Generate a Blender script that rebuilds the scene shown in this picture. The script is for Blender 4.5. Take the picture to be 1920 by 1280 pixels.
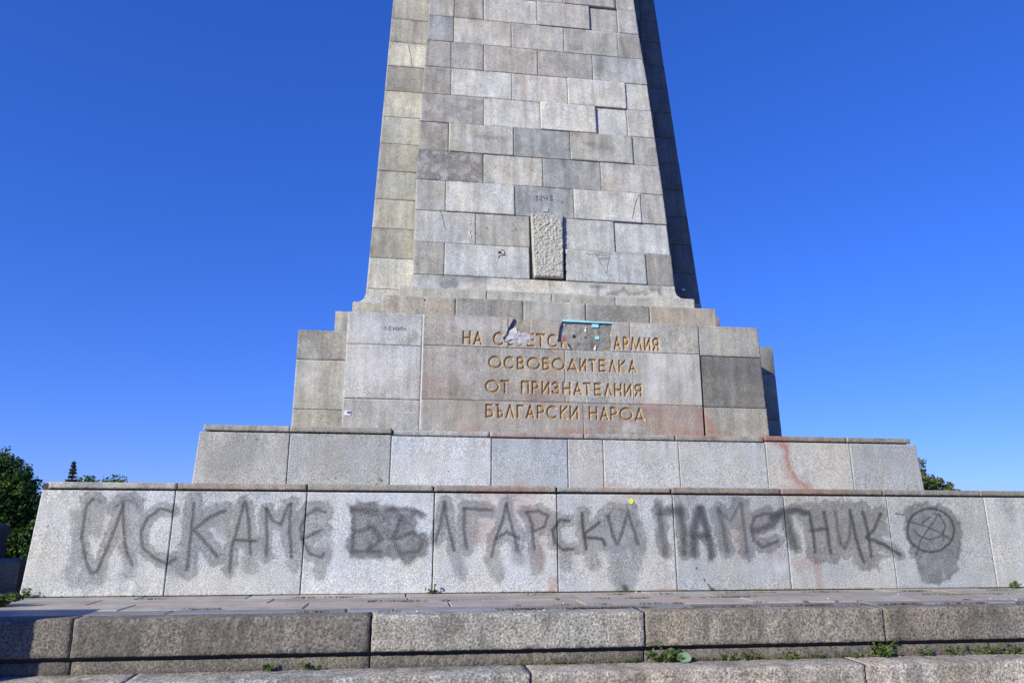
import bpy, math, random
import numpy as np
from mathutils import Vector, Matrix
random.seed(7); rng = np.random.default_rng(11)
for o in list(bpy.data.objects): bpy.data.objects.remove(o)
SC = bpy.context.scene; COL = SC.collection

# ------------------------------------------------------------------ camera
C = np.array([-2.7445, -11.7772, 1.0925]); YAW, PITCH, ROLL, F = .1376, .2395, .0032, 1369.14
_cy, _sy, _cp, _sp = math.cos(YAW), math.sin(YAW), math.cos(PITCH), math.sin(PITCH)
FW = np.array([_sy*_cp, _cy*_cp, _sp]); _r = np.array([_cy, -_sy, 0.]); _u = np.cross(_r, FW)
RT = math.cos(ROLL)*_r + math.sin(ROLL)*_u; UP = -math.sin(ROLL)*_r + math.cos(ROLL)*_u
cam = bpy.data.cameras.new('camera'); camo = bpy.data.objects.new('camera', cam); COL.objects.link(camo)
cam.sensor_width = 36; cam.lens = 36*F/1920; cam.clip_end = 3000
M = Matrix.Identity(4)
for i in range(3): M[i][0], M[i][1], M[i][2], M[i][3] = RT[i], UP[i], -FW[i], C[i]
camo.matrix_world = M; SC.camera = camo

# ------------------------------------------------------------------ sky, sun, exposure
SUN_TRAVEL = Vector((1.25, 1.0, -.72)).normalized()
to_sun = -SUN_TRAVEL
W = bpy.data.worlds.new('World'); SC.world = W; W.use_nodes = True
wn = W.node_tree.nodes; wl = W.node_tree.links
bg = wn['Background']; sky = wn.new('ShaderNodeTexSky'); sky.sky_type = 'NISHITA'; sky.sun_disc = False
sky.sun_elevation = math.asin(to_sun.z); sky.sun_rotation = math.atan2(to_sun.x, to_sun.y)
sky.altitude = 600; sky.air_density = 1.0; sky.dust_density = 0.15; sky.ozone_density = 4.0
hs = wn.new('ShaderNodeHueSaturation'); hs.inputs['Saturation'].default_value = 1.22
gm = wn.new('ShaderNodeGamma'); gm.inputs['Gamma'].default_value = .73
ti = wn.new('ShaderNodeMix'); ti.data_type = 'RGBA'; ti.blend_type = 'MULTIPLY'; ti.inputs[0].default_value = 1; ti.inputs[7].default_value = (.81, 1.15, 2.69, 1)
wl.new(sky.outputs[0], hs.inputs['Color']); wl.new(hs.outputs[0], gm.inputs[0]); wl.new(gm.outputs[0], ti.inputs[6]); wl.new(ti.outputs[2], bg.inputs[0]); bg.inputs[1].default_value = .085
sl = bpy.data.lights.new('sun', 'SUN'); sl.energy = 4.6; sl.angle = math.radians(.53); sl.color = (1, .925, .76)
so = bpy.data.objects.new('sun', sl); COL.objects.link(so); so.location = (-20, -25, 30)
so.rotation_euler = SUN_TRAVEL.to_track_quat('-Z', 'Y').to_euler()
vs = SC.view_settings; vs.view_transform = 'Standard'; vs.look = 'None'; vs.exposure = .35; vs.gamma = 1; vs.use_curve_mapping = False

# ------------------------------------------------------------------ pixel -> place helpers (photo 1920x1280)
def ray(u, v): return FW + (u-960)/F*RT - (v-640)/F*UP
def onY(u, v, Y0, b=0.):                       # plane Y = Y0 + b*Z
    d = ray(u, v); t = (Y0 + b*C[2] - C[1])/(d[1] - b*d[2]); return C + t*d
def onZ(u, v, Z):
    d = ray(u, v); return C + (Z-C[2])/d[2]*d
def to_px(P):
    d = P - C; z = d @ FW; return 960 + F*(d @ RT)/z, 640 - F*(d @ UP)/z

def lin(c): 
    c = np.asarray(c, float)/255.; return np.where(c <= .04045, c/12.92, ((c+.055)/1.055)**2.4)
_tab = rng.random((64, 64))
def vnoise(x, y):
    xi, yi = np.floor(x).astype(int), np.floor(y).astype(int); fx, fy = x-xi, y-yi
    fx, fy = fx*fx*(3-2*fx), fy*fy*(3-2*fy); g = lambda a, b: _tab[a % 64, b % 64]
    return (g(xi, yi)*(1-fx)+g(xi+1, yi)*fx)*(1-fy) + (g(xi, yi+1)*(1-fx)+g(xi+1, yi+1)*fx)*fy

# ------------------------------------------------------------------ stains and sprayed paint, as densities on the stone
STR = []      # (channel, amount, polyline px, radius px, softness)
FILL = []     # (channel, amount, polygon px, softness)
def tl(ox, oy, s, pts): return [(ox+x/s, oy+y/s) for x, y in pts]
A_ = lambda *p: tl(0, 780, 3, p)
B_ = lambda *p: tl(640, 780, 3, p)
C_ = lambda *p: tl(1280, 780, 3, p)
def spray(pts, r=3.2, a=.72, halo=14, ha=.48):
    STR.append((0, a, pts, r, r*1.5)); STR.append((0, ha, pts, halo, 4.5))
S = spray
# first word
S(A_((520, 470), (488, 500), (470, 600), (460, 680), (480, 800), (510, 880), (545, 875), (600, 750), (660, 590), (695, 490)))
S(A_((480, 480), (520, 460), (562, 478)), a=.35); S(A_((640, 520), (680, 478), (740, 470), (778, 505)), a=.4)
S(A_((695, 500), (695, 620), (705, 740), (742, 835)))
S(A_((970, 535), (900, 520), (830, 570), (790, 650), (800, 730), (860, 790), (940, 830), (990, 800)), halo=14)
S(A_((1090, 490), (1080, 600), (1070, 700), (1050, 860)), halo=20); S(A_((1270, 530), (1190, 560), (1090, 640), (1150, 700), (1220, 790)), halo=19)
S(A_((1375, 480), (1335, 620), (1305, 740), (1290, 870))); S(A_((1385, 490), (1400, 600), (1410, 770))); S(A_((1320, 695), (1440, 700)), a=.8)
S(A_((1500, 520), (1500, 650), (1500, 785))); S(A_((1500, 520), (1540, 590), (1580, 610), (1620, 500), (1640, 490))); S(A_((1635, 500), (1628, 640), (1640, 790)))
S(A_((1830, 540), (1780, 520), (1720, 560), (1690, 630), (1700, 690), (1810, 640)), halo=19); S(A_((1700, 690), (1740, 770), (1810, 795), (1822, 770)))
for p in (((430, 560), (440, 740), (395, 900)), ((560, 520), (540, 640)), ((740, 560), (730, 880)), ((960, 860), (1060, 860)), ((1240, 560), (1260, 640)), ((1830, 700), (1800, 880)), ((1400, 800), (1400, 860)), ((410, 930), (560, 900)), ((1640, 780), (1650, 830))):
    STR.append((0, .42, A_(*p), 14, 12))
for p in (((700, 880), (690, 1000)), ((790, 830), (780, 1010)), ((540, 900), (480, 1000))): STR.append((0, .16, A_(*p), 10, 12))
# second word
FILL.append((0, .70, B_((35, 490), (180, 480), (300, 505), (400, 520), (490, 570), (420, 575), (430, 640), (495, 690), (470, 780), (380, 835), (280, 800), (60, 800), (25, 740), (60, 620)), 7))
for p in (((60, 520), (70, 640), (60, 760), (220, 760)), ((70, 525), (200, 530)), ((80, 650), (180, 620), (230, 690), (150, 750)), ((250, 530), (370, 515), (470, 555)), ((340, 560), (290, 700), (330, 770), (430, 760), (460, 700), (400, 650), (300, 690))):
    STR.append((0, .62, B_(*p), 4, 6))
S(B_((580, 485), (560, 600), (530, 700))); S(B_((580, 490), (600, 620), (635, 750))); S(B_((690, 520), (840, 525))); S(B_((690, 520), (690, 640), (706, 742)))
S(B_((930, 490), (905, 600), (870, 680), (845, 785))); S(B_((930, 500), (960, 620), (992, 755))); S(B_((870, 685), (930, 650), (998, 682)))
S(B_((1045, 545), (1070, 600), (1085, 745))); S(B_((1040, 540), (1110, 530), (1162, 560), (1140, 620), (1075, 650)))
S(B_((1280, 590), (1230, 580), (1190, 640), (1200, 710), (1250, 750), (1302, 745)), a=.85); S(B_((1355, 545), (1360, 640), (1378, 745)), a=.9); S(B_((1450, 595), (1370, 660)), a=.85); S(B_((1370, 680), (1470, 690), (1482, 718)), a=.9)
S(B_((1500, 560), (1530, 680), (1555, 720), (1580, 650), (1610, 540), (1640, 630), (1668, 718)), halo=20); S(B_((1490, 560), (1530, 520), (1610, 530)), a=.3)
for p in (((1530, 760), (1560, 900), (1600, 985)), ((1690, 700), (1640, 880), (1600, 985)), ((1580, 740), (1600, 900)), ((640, 780), (680, 880)), ((860, 820), (890, 890)), ((1090, 780), (1100, 860)), ((990, 770), (1000, 800)), ((1240, 770), (1260, 830)), ((1420, 750), (1420, 830)), ((740, 560), (740, 690))):
    STR.append((0, .42, B_(*p), 13, 13))
STR.append((0, .8, B_((1595, 960), (1610, 995)), 5, 6)); STR.append((0, .5, B_((1570, 900), (1600, 985)), 12, 10))
# third word
for p in (((1785, 500), (1800, 620), (1822, 775)), ((1790, 545), (1880, 530), (1915, 545))): S(B_(*p), r=6, a=.6, halo=12)
S(C_((-18, 520), (5, 640), (8, 770)), r=6, halo=13)
S(C_((95, 520), (62, 640), (62, 772)), r=7, halo=11, a=.75); S(C_((100, 520), (140, 650), (162, 785)), r=6, a=.8, halo=10); S(C_((60, 675), (140, 668)), r=6, halo=10)
S(C_((200, 520), (230, 640), (250, 755)), r=5, halo=15, a=.55); S(C_((200, 530), (270, 590), (322, 490)), halo=15, a=.5); S(C_((330, 490), (345, 620), (362, 765)), halo=15, a=.55)
S(C_((535, 560), (470, 545), (405, 565), (385, 620), (400, 700), (450, 735), (535, 700)), halo=13); S(C_((400, 645), (500, 610), (545, 560)), r=6, halo=12)
S(C_((500, 570), (560, 540), (640, 525), (690, 545)), r=6, a=.85, halo=11); S(C_((585, 570), (600, 640), (630, 735)), r=7, a=.7, halo=11)
S(C_((712, 540), (730, 640), (748, 765)), a=.85, halo=20); S(C_((795, 535), (815, 650), (833, 772)), a=.85, halo=20); S(C_((720, 645), (812, 630)), a=.8, halo=18)
S(C_((860, 535), (870, 640), (890, 720), (910, 745), (935, 690), (945, 560)), a=.6, halo=18); S(C_((938, 525), (960, 620), (985, 720), (1018, 818)), a=.85, halo=15)
S(C_((1012, 535), (1040, 640), (1062, 785)), a=.85, halo=20); S(C_((1112, 550), (1080, 630), (1035, 680)), a=.85, halo=17); S(C_((1040, 685), (1130, 720), (1222, 780)), a=.9, halo=10)
FILL.append((0, .5, C_((690, 520), (940, 490), (1100, 530), (1160, 600), (1170, 690), (1080, 640), (1010, 690), (960, 720), (900, 770), (740, 780), (690, 740)), 6))
FILL.append((0, .55, C_((970, 740), (1060, 760), (1210, 790), (1120, 810), (1110, 860), (1050, 870), (1000, 830)), 6))
FILL.append((0, .6, C_((1255, 505), (1350, 482), (1480, 502), (1560, 580), (1572, 650), (1552, 860), (1500, 915), (1420, 948), (1350, 932), (1290, 800), (1250, 680), (1240, 560)), 4))
ring = [(1395+132*math.cos(t), 640+122*math.sin(t)) for t in np.linspace(0, 6.29, 28)]
STR.append((0, .85, C_(*ring), 2.4, 2.4))
for p in (((1265, 590), (1380, 622), (1512, 690)), ((1435, 552), (1400, 610), (1340, 690), (1315, 782)), ((1440, 556), (1466, 590), (1476, 625), (1462, 660), (1430, 684), (1385, 692), (1345, 680), (1318, 660), (1305, 640)), ((1390, 565), (1345, 602)), ((1410, 545), (1450, 560)), ((1460, 640), (1470, 700)), ((1200, 545), (1250, 555))):
    STR.append((0, .78, C_(*p), 1.6, 2.0))
# red and rust
for a, p, r in ((.38, B_((760, 430), (1100, 425)), 9), (.3, B_((820, 450), (845, 560), (830, 700)), 12), (.28, B_((1010, 480), (1030, 600)), 18), (.34, B_((1130, 650), (1115, 840)), 9), (.3, B_((780, 620), (760, 690)), 10),
                (.6, B_((1190, 930), (1185, 1005)), 8), (.6, B_((1000, 1003), (1110, 1000)), 2), (.4, B_((1740, 985), (1900, 985)), 5), (.25, B_((1820, 760), (1830, 1000)), 8), (.25, B_((1600, 440), (1850, 430)), 7),
                (.3, C_((340, 600), (300, 700), (330, 760)), 9), (.22, C_((640, 820), (760, 830)), 12), (.35, C_((750, 800), (775, 970)), 6), (.18, C_((420, 560), (500, 780)), 20), (.25, B_((1100, 550), (1190, 620)), 12),
                (.75, C_((545, 130), (585, 190), (595, 280), (640, 360), (700, 402)), 3.5), (.4, C_((570, 180), (600, 330), (700, 400)), 9), (.75, C_((470, 128), (590, 130)), 8), (.5, C_((520, 150), (590, 165)), 5), (.3, C_((560, 395), (720, 400)), 5),
                (.35, C_((560, 430), (900, 428)), 6), (.3, B_((990, 380), (1020, 395)), 8), (.25, B_((1480, 395), (1560, 400)), 8)):
    STR.append((1, a, p, r, r*1.4))
D_ = lambda *p: tl(1000, 540, 3.84, p)
E_ = lambda *p: tl(520, 540, 3.84, p)
for a, p, r in ((.26, D_((850, 900), (1000, 990), (1200, 1020)), 22), (.2, D_((820, 870), (1200, 880)), 14), (.5, D_((1260, 960), (1300, 1050)), 10), (.5, D_((1210, 880), (1225, 1050)), 6), (.45, D_((500, 960), (490, 1030)), 6), (.35, D_((200, 1030), (420, 1030)), 6),
                (.3, E_((1350, 1020), (1450, 1020)), 10), (.3, E_((1540, 230), (1600, 235)), 6), (.22, E_((1130, 270), (1210, 360)), 9), (.2, E_((1260, 560), (1290, 640)), 9), (.2, E_((1000, 700), (1300, 700)), 20), (.25, D_((0, 780), (200, 800)), 14), (.3, D_((880, 1030), (1400, 1045)), 5),
                (.3, B_((850, 105), (1360, 112)), 6), (.55, B_((830, 122), (1200, 126)), 1.5), (.2, D_((20, 640), (180, 700)), 14), (.3, D_((350, 880), (360, 930)), 5)):
    STR.append((1, a, p, r, r*1.5))
R1_ = lambda *p: tl(640, 0, 2.743, p)
R2_ = lambda *p: tl(640, 280, 2.743, p)
for a, p, r in ((.35, R1_((965, 25), (965, 95)), 2.5), (.55, R1_((940, 395), (943, 440), (945, 500)), 3), (.6, R1_((945, 545), (940, 580), (955, 622)), 3.5), (.3, R1_((800, 515), (802, 518)), 3), (.45, R1_((1008, 252), (1012, 256)), 3), (.5, R1_((1050, 28), (1056, 30)), 3),
                (.55, R2_((975, 35), (978, 100)), 1.8), (.3, R2_((840, 80), (838, 140)), 4), (.3, R2_((735, 325), (737, 330)), 5), (.35, R2_((1128, 195), (1130, 200)), 4), (.4, R2_((1210, 515), (1213, 518)), 3.5), (.3, R2_((895, 498), (900, 502)), 4), (.25, R2_((1000, 690), (1040, 695)), 7)):
    STR.append((3, a*.6, p, r, r*2.2))
for a, p, r in ((.22, R1_((965, 35), (962, 100)), 3), (.25, R1_((660, 20), (670, 100)), 7), (.22, R1_((1150, 50), (1150, 150)), 7), (.25, R1_((1350, 200), (1340, 270)), 8), (.3, R1_((1330, 320), (1330, 380)), 7), (.3, R1_((1440, 210), (1470, 300)), 5), (.3, R1_((1180, 245), (1230, 250)), 5), (.25, R1_((700, 700), (850, 715)), 4), (.25, R1_((1260, 740), (1400, 770)), 5), (.25, R2_((640, 80), (700, 90)), 8)):
    STR.append((0, a, p, r, r*1.8))
# pale washes and dark grime
for a, p, r in ((.3, E_((560, 300), (700, 330)), 22), (.28, E_((600, 560), (900, 560)), 26), (.3, E_((700, 480), (720, 640)), 14), (.3, E_((1280, 560), (1340, 640)), 12), (.35, E_((1350, 270), (1560, 260)), 12), (.28, D_((800, 290), (830, 440)), 10), (.25, D_((1080, 520), (1050, 620)), 14), (.3, D_((870, 560), (850, 820)), 13), (.3, E_((250, 560), (230, 720)), 14), (.4, D_((660, 1000), (720, 1000)), 8),
                (.35, C_((530, 830), (560, 850)), 12), (.7, C_((1462, 860), (1468, 905)), 2), (.8, A_((222, 470), (235, 500)), 2.5)):
    STR.append((2, a, p, r, r*1.4))
G_ = lambda *p: tl(860, 360, 5.053, p)
for p in (((1260, 890), (1390, 890)), ((1320, 900), (1320, 965)), ((1410, 965), (1500, 960), (1560, 920), (1620, 965)), ((1660, 960), (1740, 950), (1780, 970)), ((1820, 930), (1890, 920), (1910, 970))): STR.append((0, .5, G_(*p), 3.6, 4))
STR.append((0, .55, tl(660, 440, 6.4, [(1100, 600), (1200, 590), (1230, 600)]), 7, 5)); STR.append((0, .3, tl(660, 440, 6.4, [(1080, 510), (1580, 530)]), 6, 7))
STR.append((0, .25, D_((1260, 560), (1600, 620)), 20, 20)); STR.append((0, .22, E_((270, 340), (330, 480)), 10, 12)); STR.append((0, .35, E_((1000, 340), (940, 380)), 8, 8))
STR.append((0, .3, C_((1820, 470), (1850, 560)), 9, 10)); STR.append((0, .22, A_((1400, 140), (1250, 300)), 30, 30))
for p in (((75, 850), (78, 856)), ((122, 915), (128, 925)), ((140, 945), (165, 970)), ((170, 970), (190, 985))): STR.append((0, .85, C_(*p), 1.6, 1.5))
STR.append((0, .8, B_((215, 355), (228, 362)), 2.2, 2)); STR.append((0, .7, B_((200, 378), (206, 380)), 1.6, 1.5))

def seg_dist(u, v, pts):
    d = np.full(u.shape, 1e9)
    for (x0, y0), (x1, y1) in zip(pts[:-1], pts[1:]):
        dx, dy = x1-x0, y1-y0; L = dx*dx+dy*dy+1e-9
        t = np.clip(((u-x0)*dx+(v-y0)*dy)/L, 0, 1); d = np.minimum(d, np.hypot(u-x0-t*dx, v-y0-t*dy))
    return d
def poly_sd(u, v, pts):
    ins = np.zeros(u.shape, bool); n = len(pts)
    for i in range(n):
        (x0, y0), (x1, y1) = pts[i], pts[(i+1) % n]
        if y0 == y1: continue
        ins ^= ((y0 > v) != (y1 > v)) & (u < (x1-x0)*(v-y0)/(y1-y0)+x0)
    d = seg_dist(u, v, list(pts)+[pts[0]]); return np.where(ins, -d, d)
def stains(P):
    u, v = to_px(P); uw = u + 9*(vnoise(u/11, v/11)-.5) + 4*(vnoise(u/4+9, v/4)-.5); vw = v + 9*(vnoise(u/11+31, v/11+7)-.5) + 4*(vnoise(u/4, v/4+20)-.5)
    us, vs_ = u + 2*(vnoise(u/9, v/9)-.5), v + 2*(vnoise(u/9+31, v/9+7)-.5)
    wet = np.zeros(len(u)); keep = np.ones((len(u), 4)); lo, hi = u.min(), u.max(); vl, vh = v.min(), v.max()
    for ch, a, pts, r, soft in STR:
        m = r+soft+10; px = [p[0] for p in pts]; py = [p[1] for p in pts]
        if min(px)-m > hi or max(px)+m < lo or min(py)-m > vh or max(py)+m < vl: continue
        k = (u > min(px)-m) & (u < max(px)+m) & (v > min(py)-m) & (v < max(py)+m)
        if not k.any(): continue
        a_, b_ = (us, vs_) if r < 8 else (uw, vw)
        d = seg_dist(a_[k], b_[k], pts); f = np.clip((r+soft*.5-d)/soft, 0, 1); f = f*f*(3-2*f)
        amp = 1.
        if r >= 8: amp = .78 + .4*vnoise(u[k]/6, v[k]/13)
        if ch == 0 and r >= 8: wet[k] = np.maximum(wet[k], a*f*amp)
        else: keep[k, ch] *= 1 - np.clip(a*f*amp, 0, .97)
    for ch, a, pts, soft in FILL:
        px = [p[0] for p in pts]; py = [p[1] for p in pts]
        k = (u > min(px)-20) & (u < max(px)+20) & (v > min(py)-20) & (v < max(py)+20)
        if not k.any(): continue
        d = poly_sd(uw[k], vw[k], pts); f = np.clip((soft*.5-d)/soft, 0, 1)
        wet[k] = np.maximum(wet[k], a*f*(.82+.33*vnoise(u[k]/9, v[k]/9)))
    keep[:, 0] *= 1-np.clip(wet, 0, .95); return 1-keep

# ------------------------------------------------------------------ materials
def nd(nt, t, **kw):
    n = nt.nodes.new(t)
    for k, v in kw.items(): setattr(n, k, v)
    return n
def new_mat(name):
    m = bpy.data.materials.new(name); m.use_nodes = True; return m, m.node_tree, m.node_tree.nodes['Principled BSDF']
def mixc(nt, fac, a, b, mode='MIX'):
    n = nd(nt, 'ShaderNodeMix', data_type='RGBA', blend_type=mode); n.clamp_factor = True
    for i, x in ((0, fac), (6, a), (7, b)):
        if isinstance(x, bpy.types.NodeSocket): nt.links.new(x, n.inputs[i])
        else: n.inputs[i].default_value = x if i == 0 else (x if len(x) == 4 else (*x, 1))
    return n.outputs[2]
def mth(nt, op, a, b=0., c=None):
    n = nd(nt, 'ShaderNodeMath', operation=op)
    for i, x in enumerate((a, b, c)):
        if x is None: continue
        if isinstance(x, bpy.types.NodeSocket): nt.links.new(x, n.inputs[i])
        else: n.inputs[i].default_value = x
    return n.outputs[0]
def rng_(nt, x, a, b, c, d):
    n = nd(nt, 'ShaderNodeMapRange'); nt.links.new(x, n.inputs[0])
    for i, q in enumerate((a, b, c, d)): n.inputs[i+1].default_value = q
    return n.outputs[0]
def noise(nt, vec, scale, detail=2, rough=.5, dist=0):
    n = nd(nt, 'ShaderNodeTexNoise'); nt.links.new(vec, n.inputs['Vector']); n.inputs['Scale'].default_value = scale
    n.inputs['Detail'].default_value = detail; n.inputs['Roughness'].default_value = rough; n.inputs['Distortion'].default_value = dist
    return n.outputs[0]
def stone_coords(nt):
    g = nd(nt, 'ShaderNodeNewGeometry'); oi = nd(nt, 'ShaderNodeObjectInfo')
    c = nd(nt, 'ShaderNodeCombineXYZ'); r = oi.outputs['Random']
    nt.links.new(mth(nt, 'MULTIPLY', r, 91.), c.inputs[0]); nt.links.new(mth(nt, 'MULTIPLY', r, 37.), c.inputs[1]); nt.links.new(mth(nt, 'MULTIPLY', r, 173.), c.inputs[2])
    a = nd(nt, 'ShaderNodeVectorMath', operation='ADD'); nt.links.new(g.outputs['Position'], a.inputs[0]); nt.links.new(c.outputs[0], a.inputs[1])
    return a.outputs[0], oi
def stone(name, grain=60., contrast=.30, mott=.16, streak=.12, bump=.35, rough=.85, patch=0., use_stain=True, hue=.0):
    m, nt, p = new_mat(name); L = nt.links; vec, oi = stone_coords(nt)
    sp = noise(nt, vec, grain, 2, .6); sp2 = noise(nt, vec, grain*2.3, 1); mo = noise(nt, vec, 2.1, 6, .62); m2 = noise(nt, vec, 9., 4, .6)
    mp = nd(nt, 'ShaderNodeMapping'); L.new(vec, mp.inputs[0]); mp.inputs['Scale'].default_value = (7, 7, .55); stn = noise(nt, mp.outputs[0], 1., 4, .6)
    f = rng_(nt, sp, .3, .7, 1-contrast, 1+contrast); f = mth(nt, 'MULTIPLY', f, rng_(nt, sp2, .25, .75, 1-contrast*.6, 1+contrast*.6))
    f = mth(nt, 'MULTIPLY', f, rng_(nt, mo, .3, .7, 1-mott, 1+mott*.8)); f = mth(nt, 'MULTIPLY', f, rng_(nt, m2, .3, .7, 1-mott*.5, 1+mott*.5))
    f = mth(nt, 'MULTIPLY', f, rng_(nt, stn, .35, .7, 1+streak*.4, 1-streak))
    base = nd(nt, 'ShaderNodeVectorMath', operation='SCALE'); L.new(oi.outputs['Color'], base.inputs[0]); L.new(f, base.inputs['Scale'])
    col = base.outputs[0]
    # warm / cool drift inside one stone
    dr = rng_(nt, noise(nt, vec, 1.3, 3), .35, .65, 0., 1.)
    tint = mixc(nt, dr, (.97, .995, 1.04), (1.04, 1.0, .95)); col = mixc(nt, 1., col, tint, 'MULTIPLY')
    # mineral bloom, more of it where the object's colour alpha asks
    bl = rng_(nt, noise(nt, vec, 4.2, 8, .68, .6), .50, .60, 0., 1.); bl = mth(nt, 'MULTIPLY', bl, rng_(nt, oi.outputs['Alpha'], 0., 1., .6, 0.))
    col = mixc(nt, bl, col, (.52, .51, .49))
    if patch: 
        mp2 = nd(nt, 'ShaderNodeMapping'); L.new(vec, mp2.inputs[0]); mp2.inputs['Scale'].default_value = (2.6, 2.6, 1.1); pt = rng_(nt, noise(nt, mp2.outputs[0], 1., 7, .68, .4), .46, .60, 0., patch); col = mixc(nt, pt, col, (.075, .068, .058))
    # little pits
    vo = nd(nt, 'ShaderNodeTexVoronoi'); L.new(vec, vo.inputs['Vector']); vo.inputs['Scale'].default_value = 2.6
    pit = rng_(nt, vo.outputs['Distance'], .025, .045, .75, 0.); col = mixc(nt, pit, col, (.06, .05, .045))
    if use_stain:
        at = nd(nt, 'ShaderNodeAttribute', attribute_name='stain'); s = nd(nt, 'ShaderNodeSeparateColor'); L.new(at.outputs['Color'], s.inputs[0])
        col = mixc(nt, mth(nt, 'MULTIPLY', s.outputs[2], rng_(nt, m2, .3, .7, .5, 1.2)), col, (.60, .60, .62))
        col = mixc(nt, mth(nt, 'MULTIPLY', s.outputs[1], rng_(nt, m2, .3, .7, .45, 1.25)), col, (.30, .125, .085))
        oc = nd(nt, 'ShaderNodeAttribute', attribute_name='ochre'); col = mixc(nt, oc.outputs['Fac'], col, (.36, .22, .085))
        gr = mth(nt, 'MULTIPLY', s.outputs[0], rng_(nt, sp, .3, .7, 1.12, .88)); col = mixc(nt, gr, col, (.050, .050, .054))
    L.new(col, p.inputs['Base Color']); p.inputs['Roughness'].default_value = rough; p.inputs['Specular IOR Level'].default_value = .3
    b = nd(nt, 'ShaderNodeBump'); b.inputs['Strength'].default_value = bump; b.inputs['Distance'].default_value = .012
    hgt = mth(nt, 'ADD', sp, mth(nt, 'MULTIPLY', m2, .9)); L.new(hgt, b.inputs['Height']); L.new(b.outputs[0], p.inputs['Normal'])
    return m
GRAN = stone('granite', 46, .34, .20, .26); ROUGH = stone('hewn_granite', 45, .22, .1, 0, .5)
WASH = stone('coarse_granite', 54, .40, .12, .08, .6)
KERB = stone('kerb_granite', 34, .62, .18, .12, .8, patch=.5, use_stain=False)
PAVE = stone('paving_granite', 60, .14, .22, .0, .2, rough=.55, use_stain=False)
def plain(name, c, rough=.7, metal=0., var=.15, scale=12., spec=.4):
    m, nt, p = new_mat(name); g = nd(nt, 'ShaderNodeNewGeometry'); n = noise(nt, g.outputs['Position'], scale, 4, .6)
    v = nd(nt, 'ShaderNodeVectorMath', operation='SCALE'); v.inputs[0].default_value = c; nt.links.new(rng_(nt, n, .3, .7, 1-var, 1+var), v.inputs['Scale'])
    nt.links.new(v.outputs[0], p.inputs['Base Color']); p.inputs['Roughness'].default_value = rough; p.inputs['Metallic'].default_value = metal; p.inputs['Specular IOR Level'].default_value = spec
    return m
MORTAR = plain('joint_grime', (.055, .05, .045), .95); GOLD = plain('gilding', (.46, .33, .18), .5, .2, .3, 25)
WHITE = plain('white_mortar', (.62, .60, .56), .9, 0, .12); PLASTER = plain('white_plaster', (.44, .44, .46), .9, 0, .45, 14)
CYAN = plain('blue_foam', (.33, .66, .80), .7, 0, .06); INK = plain('marker_ink', (.025, .025, .03), .8); CHALK = plain('white_paint', (.72, .72, .74), .8)
INKB = plain('scratch_grey', (.10, .10, .12), .9); PURPLE = plain('purple_print', (.12, .06, .22), .7); YELLOW = plain('yellow_sticker', (.55, .72, .12), .6)
GROUND = plain('dry_ground', (.10, .095, .085), .95, 0, .4, 1.5); BARK = plain('bark', (.09, .065, .045), .95, 0, .3)
def leafmat(name, c1, c2, trans=.25):
    m, nt, p = new_mat(name); a = nd(nt, 'ShaderNodeAttribute', attribute_name='tone'); col = mixc(nt, a.outputs['Fac'], c1, c2)
    nt.links.new(col, p.inputs['Base Color']); p.inputs['Roughness'].default_value = .55; p.inputs['Specular IOR Level'].default_value = .3
    t = nd(nt, 'ShaderNodeBsdfTranslucent'); nt.links.new(col, t.inputs[0]); mx = nd(nt, 'ShaderNodeMixShader'); mx.inputs[0].default_value = trans
    nt.links.new(p.outputs[0], mx.inputs[1]); nt.links.new(t.outputs[0], mx.inputs[2]); nt.links.new(mx.outputs[0], nt.nodes['Material Output'].inputs[0])
    return m
LEAF = leafmat('tree_leaves', (.035, .085, .018), (.14, .25, .055), .4); LEAF2 = leafmat('chestnut_leaves', (.07, .11, .03), (.22, .26, .10), .4); CONE = leafmat('spruce_needles', (.03, .045, .025), (.10, .06, .03))
WEED = leafmat('weed_leaves', (.04, .085, .018), (.13, .18, .05)); DRY = leafmat('dry_grass', (.10, .10, .035), (.22, .20, .08)); PALELEAF = leafmat('pale_leaf', (.20, .34, .20), (.26, .40, .24))

# ------------------------------------------------------------------ mesh helpers
def mk(name, V, Fc, mat, parent=None, color=None, attr=None, smooth=False, origin=None):
    V = np.asarray(V, float); o0 = V.mean(0) if origin is None else np.asarray(origin, float)
    me = bpy.data.meshes.new(name); me.from_pydata((V-o0).tolist(), [], [list(map(int, f)) for f in Fc]) if not isinstance(Fc, np.ndarray) else _bulk(me, V-o0, Fc)
    me.materials.append(mat); me.update()
    if smooth: me.polygons.foreach_set('use_smooth', [True]*len(me.polygons))
    if attr is not None:
        if 'stain' in attr: attr = {'ochre': attr['stain'][:, 3].copy(), 'stain': np.column_stack([attr['stain'][:, :3], np.ones(len(attr['stain']))])}
        for n, arr in attr.items():
            if arr.ndim == 2: a = me.attributes.new(n, 'FLOAT_COLOR', 'POINT'); a.data.foreach_set('color', arr.astype(np.float32).ravel())
            else: a = me.attributes.new(n, 'FLOAT', 'POINT'); a.data.foreach_set('value', arr.astype(np.float32))
    o = bpy.data.objects.new(name, me); COL.objects.link(o); o.location = o0
    if parent is not None: o.parent = parent; o.location = Vector(o0) - Vector(parent['org'])
    if color is not None: o.color = color
    return o
def _bulk(me, V, Q):
    n, k = Q.shape; me.vertices.add(len(V)); me.vertices.foreach_set('co', V.astype(np.float32).ravel())
    me.loops.add(n*k); me.loops.foreach_set('vertex_index', Q.astype(np.int32).ravel())
    me.polygons.add(n); me.polygons.foreach_set('loop_start', np.arange(0, n*k, k, dtype=np.int32)); me.update(calc_edges=True)
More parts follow.
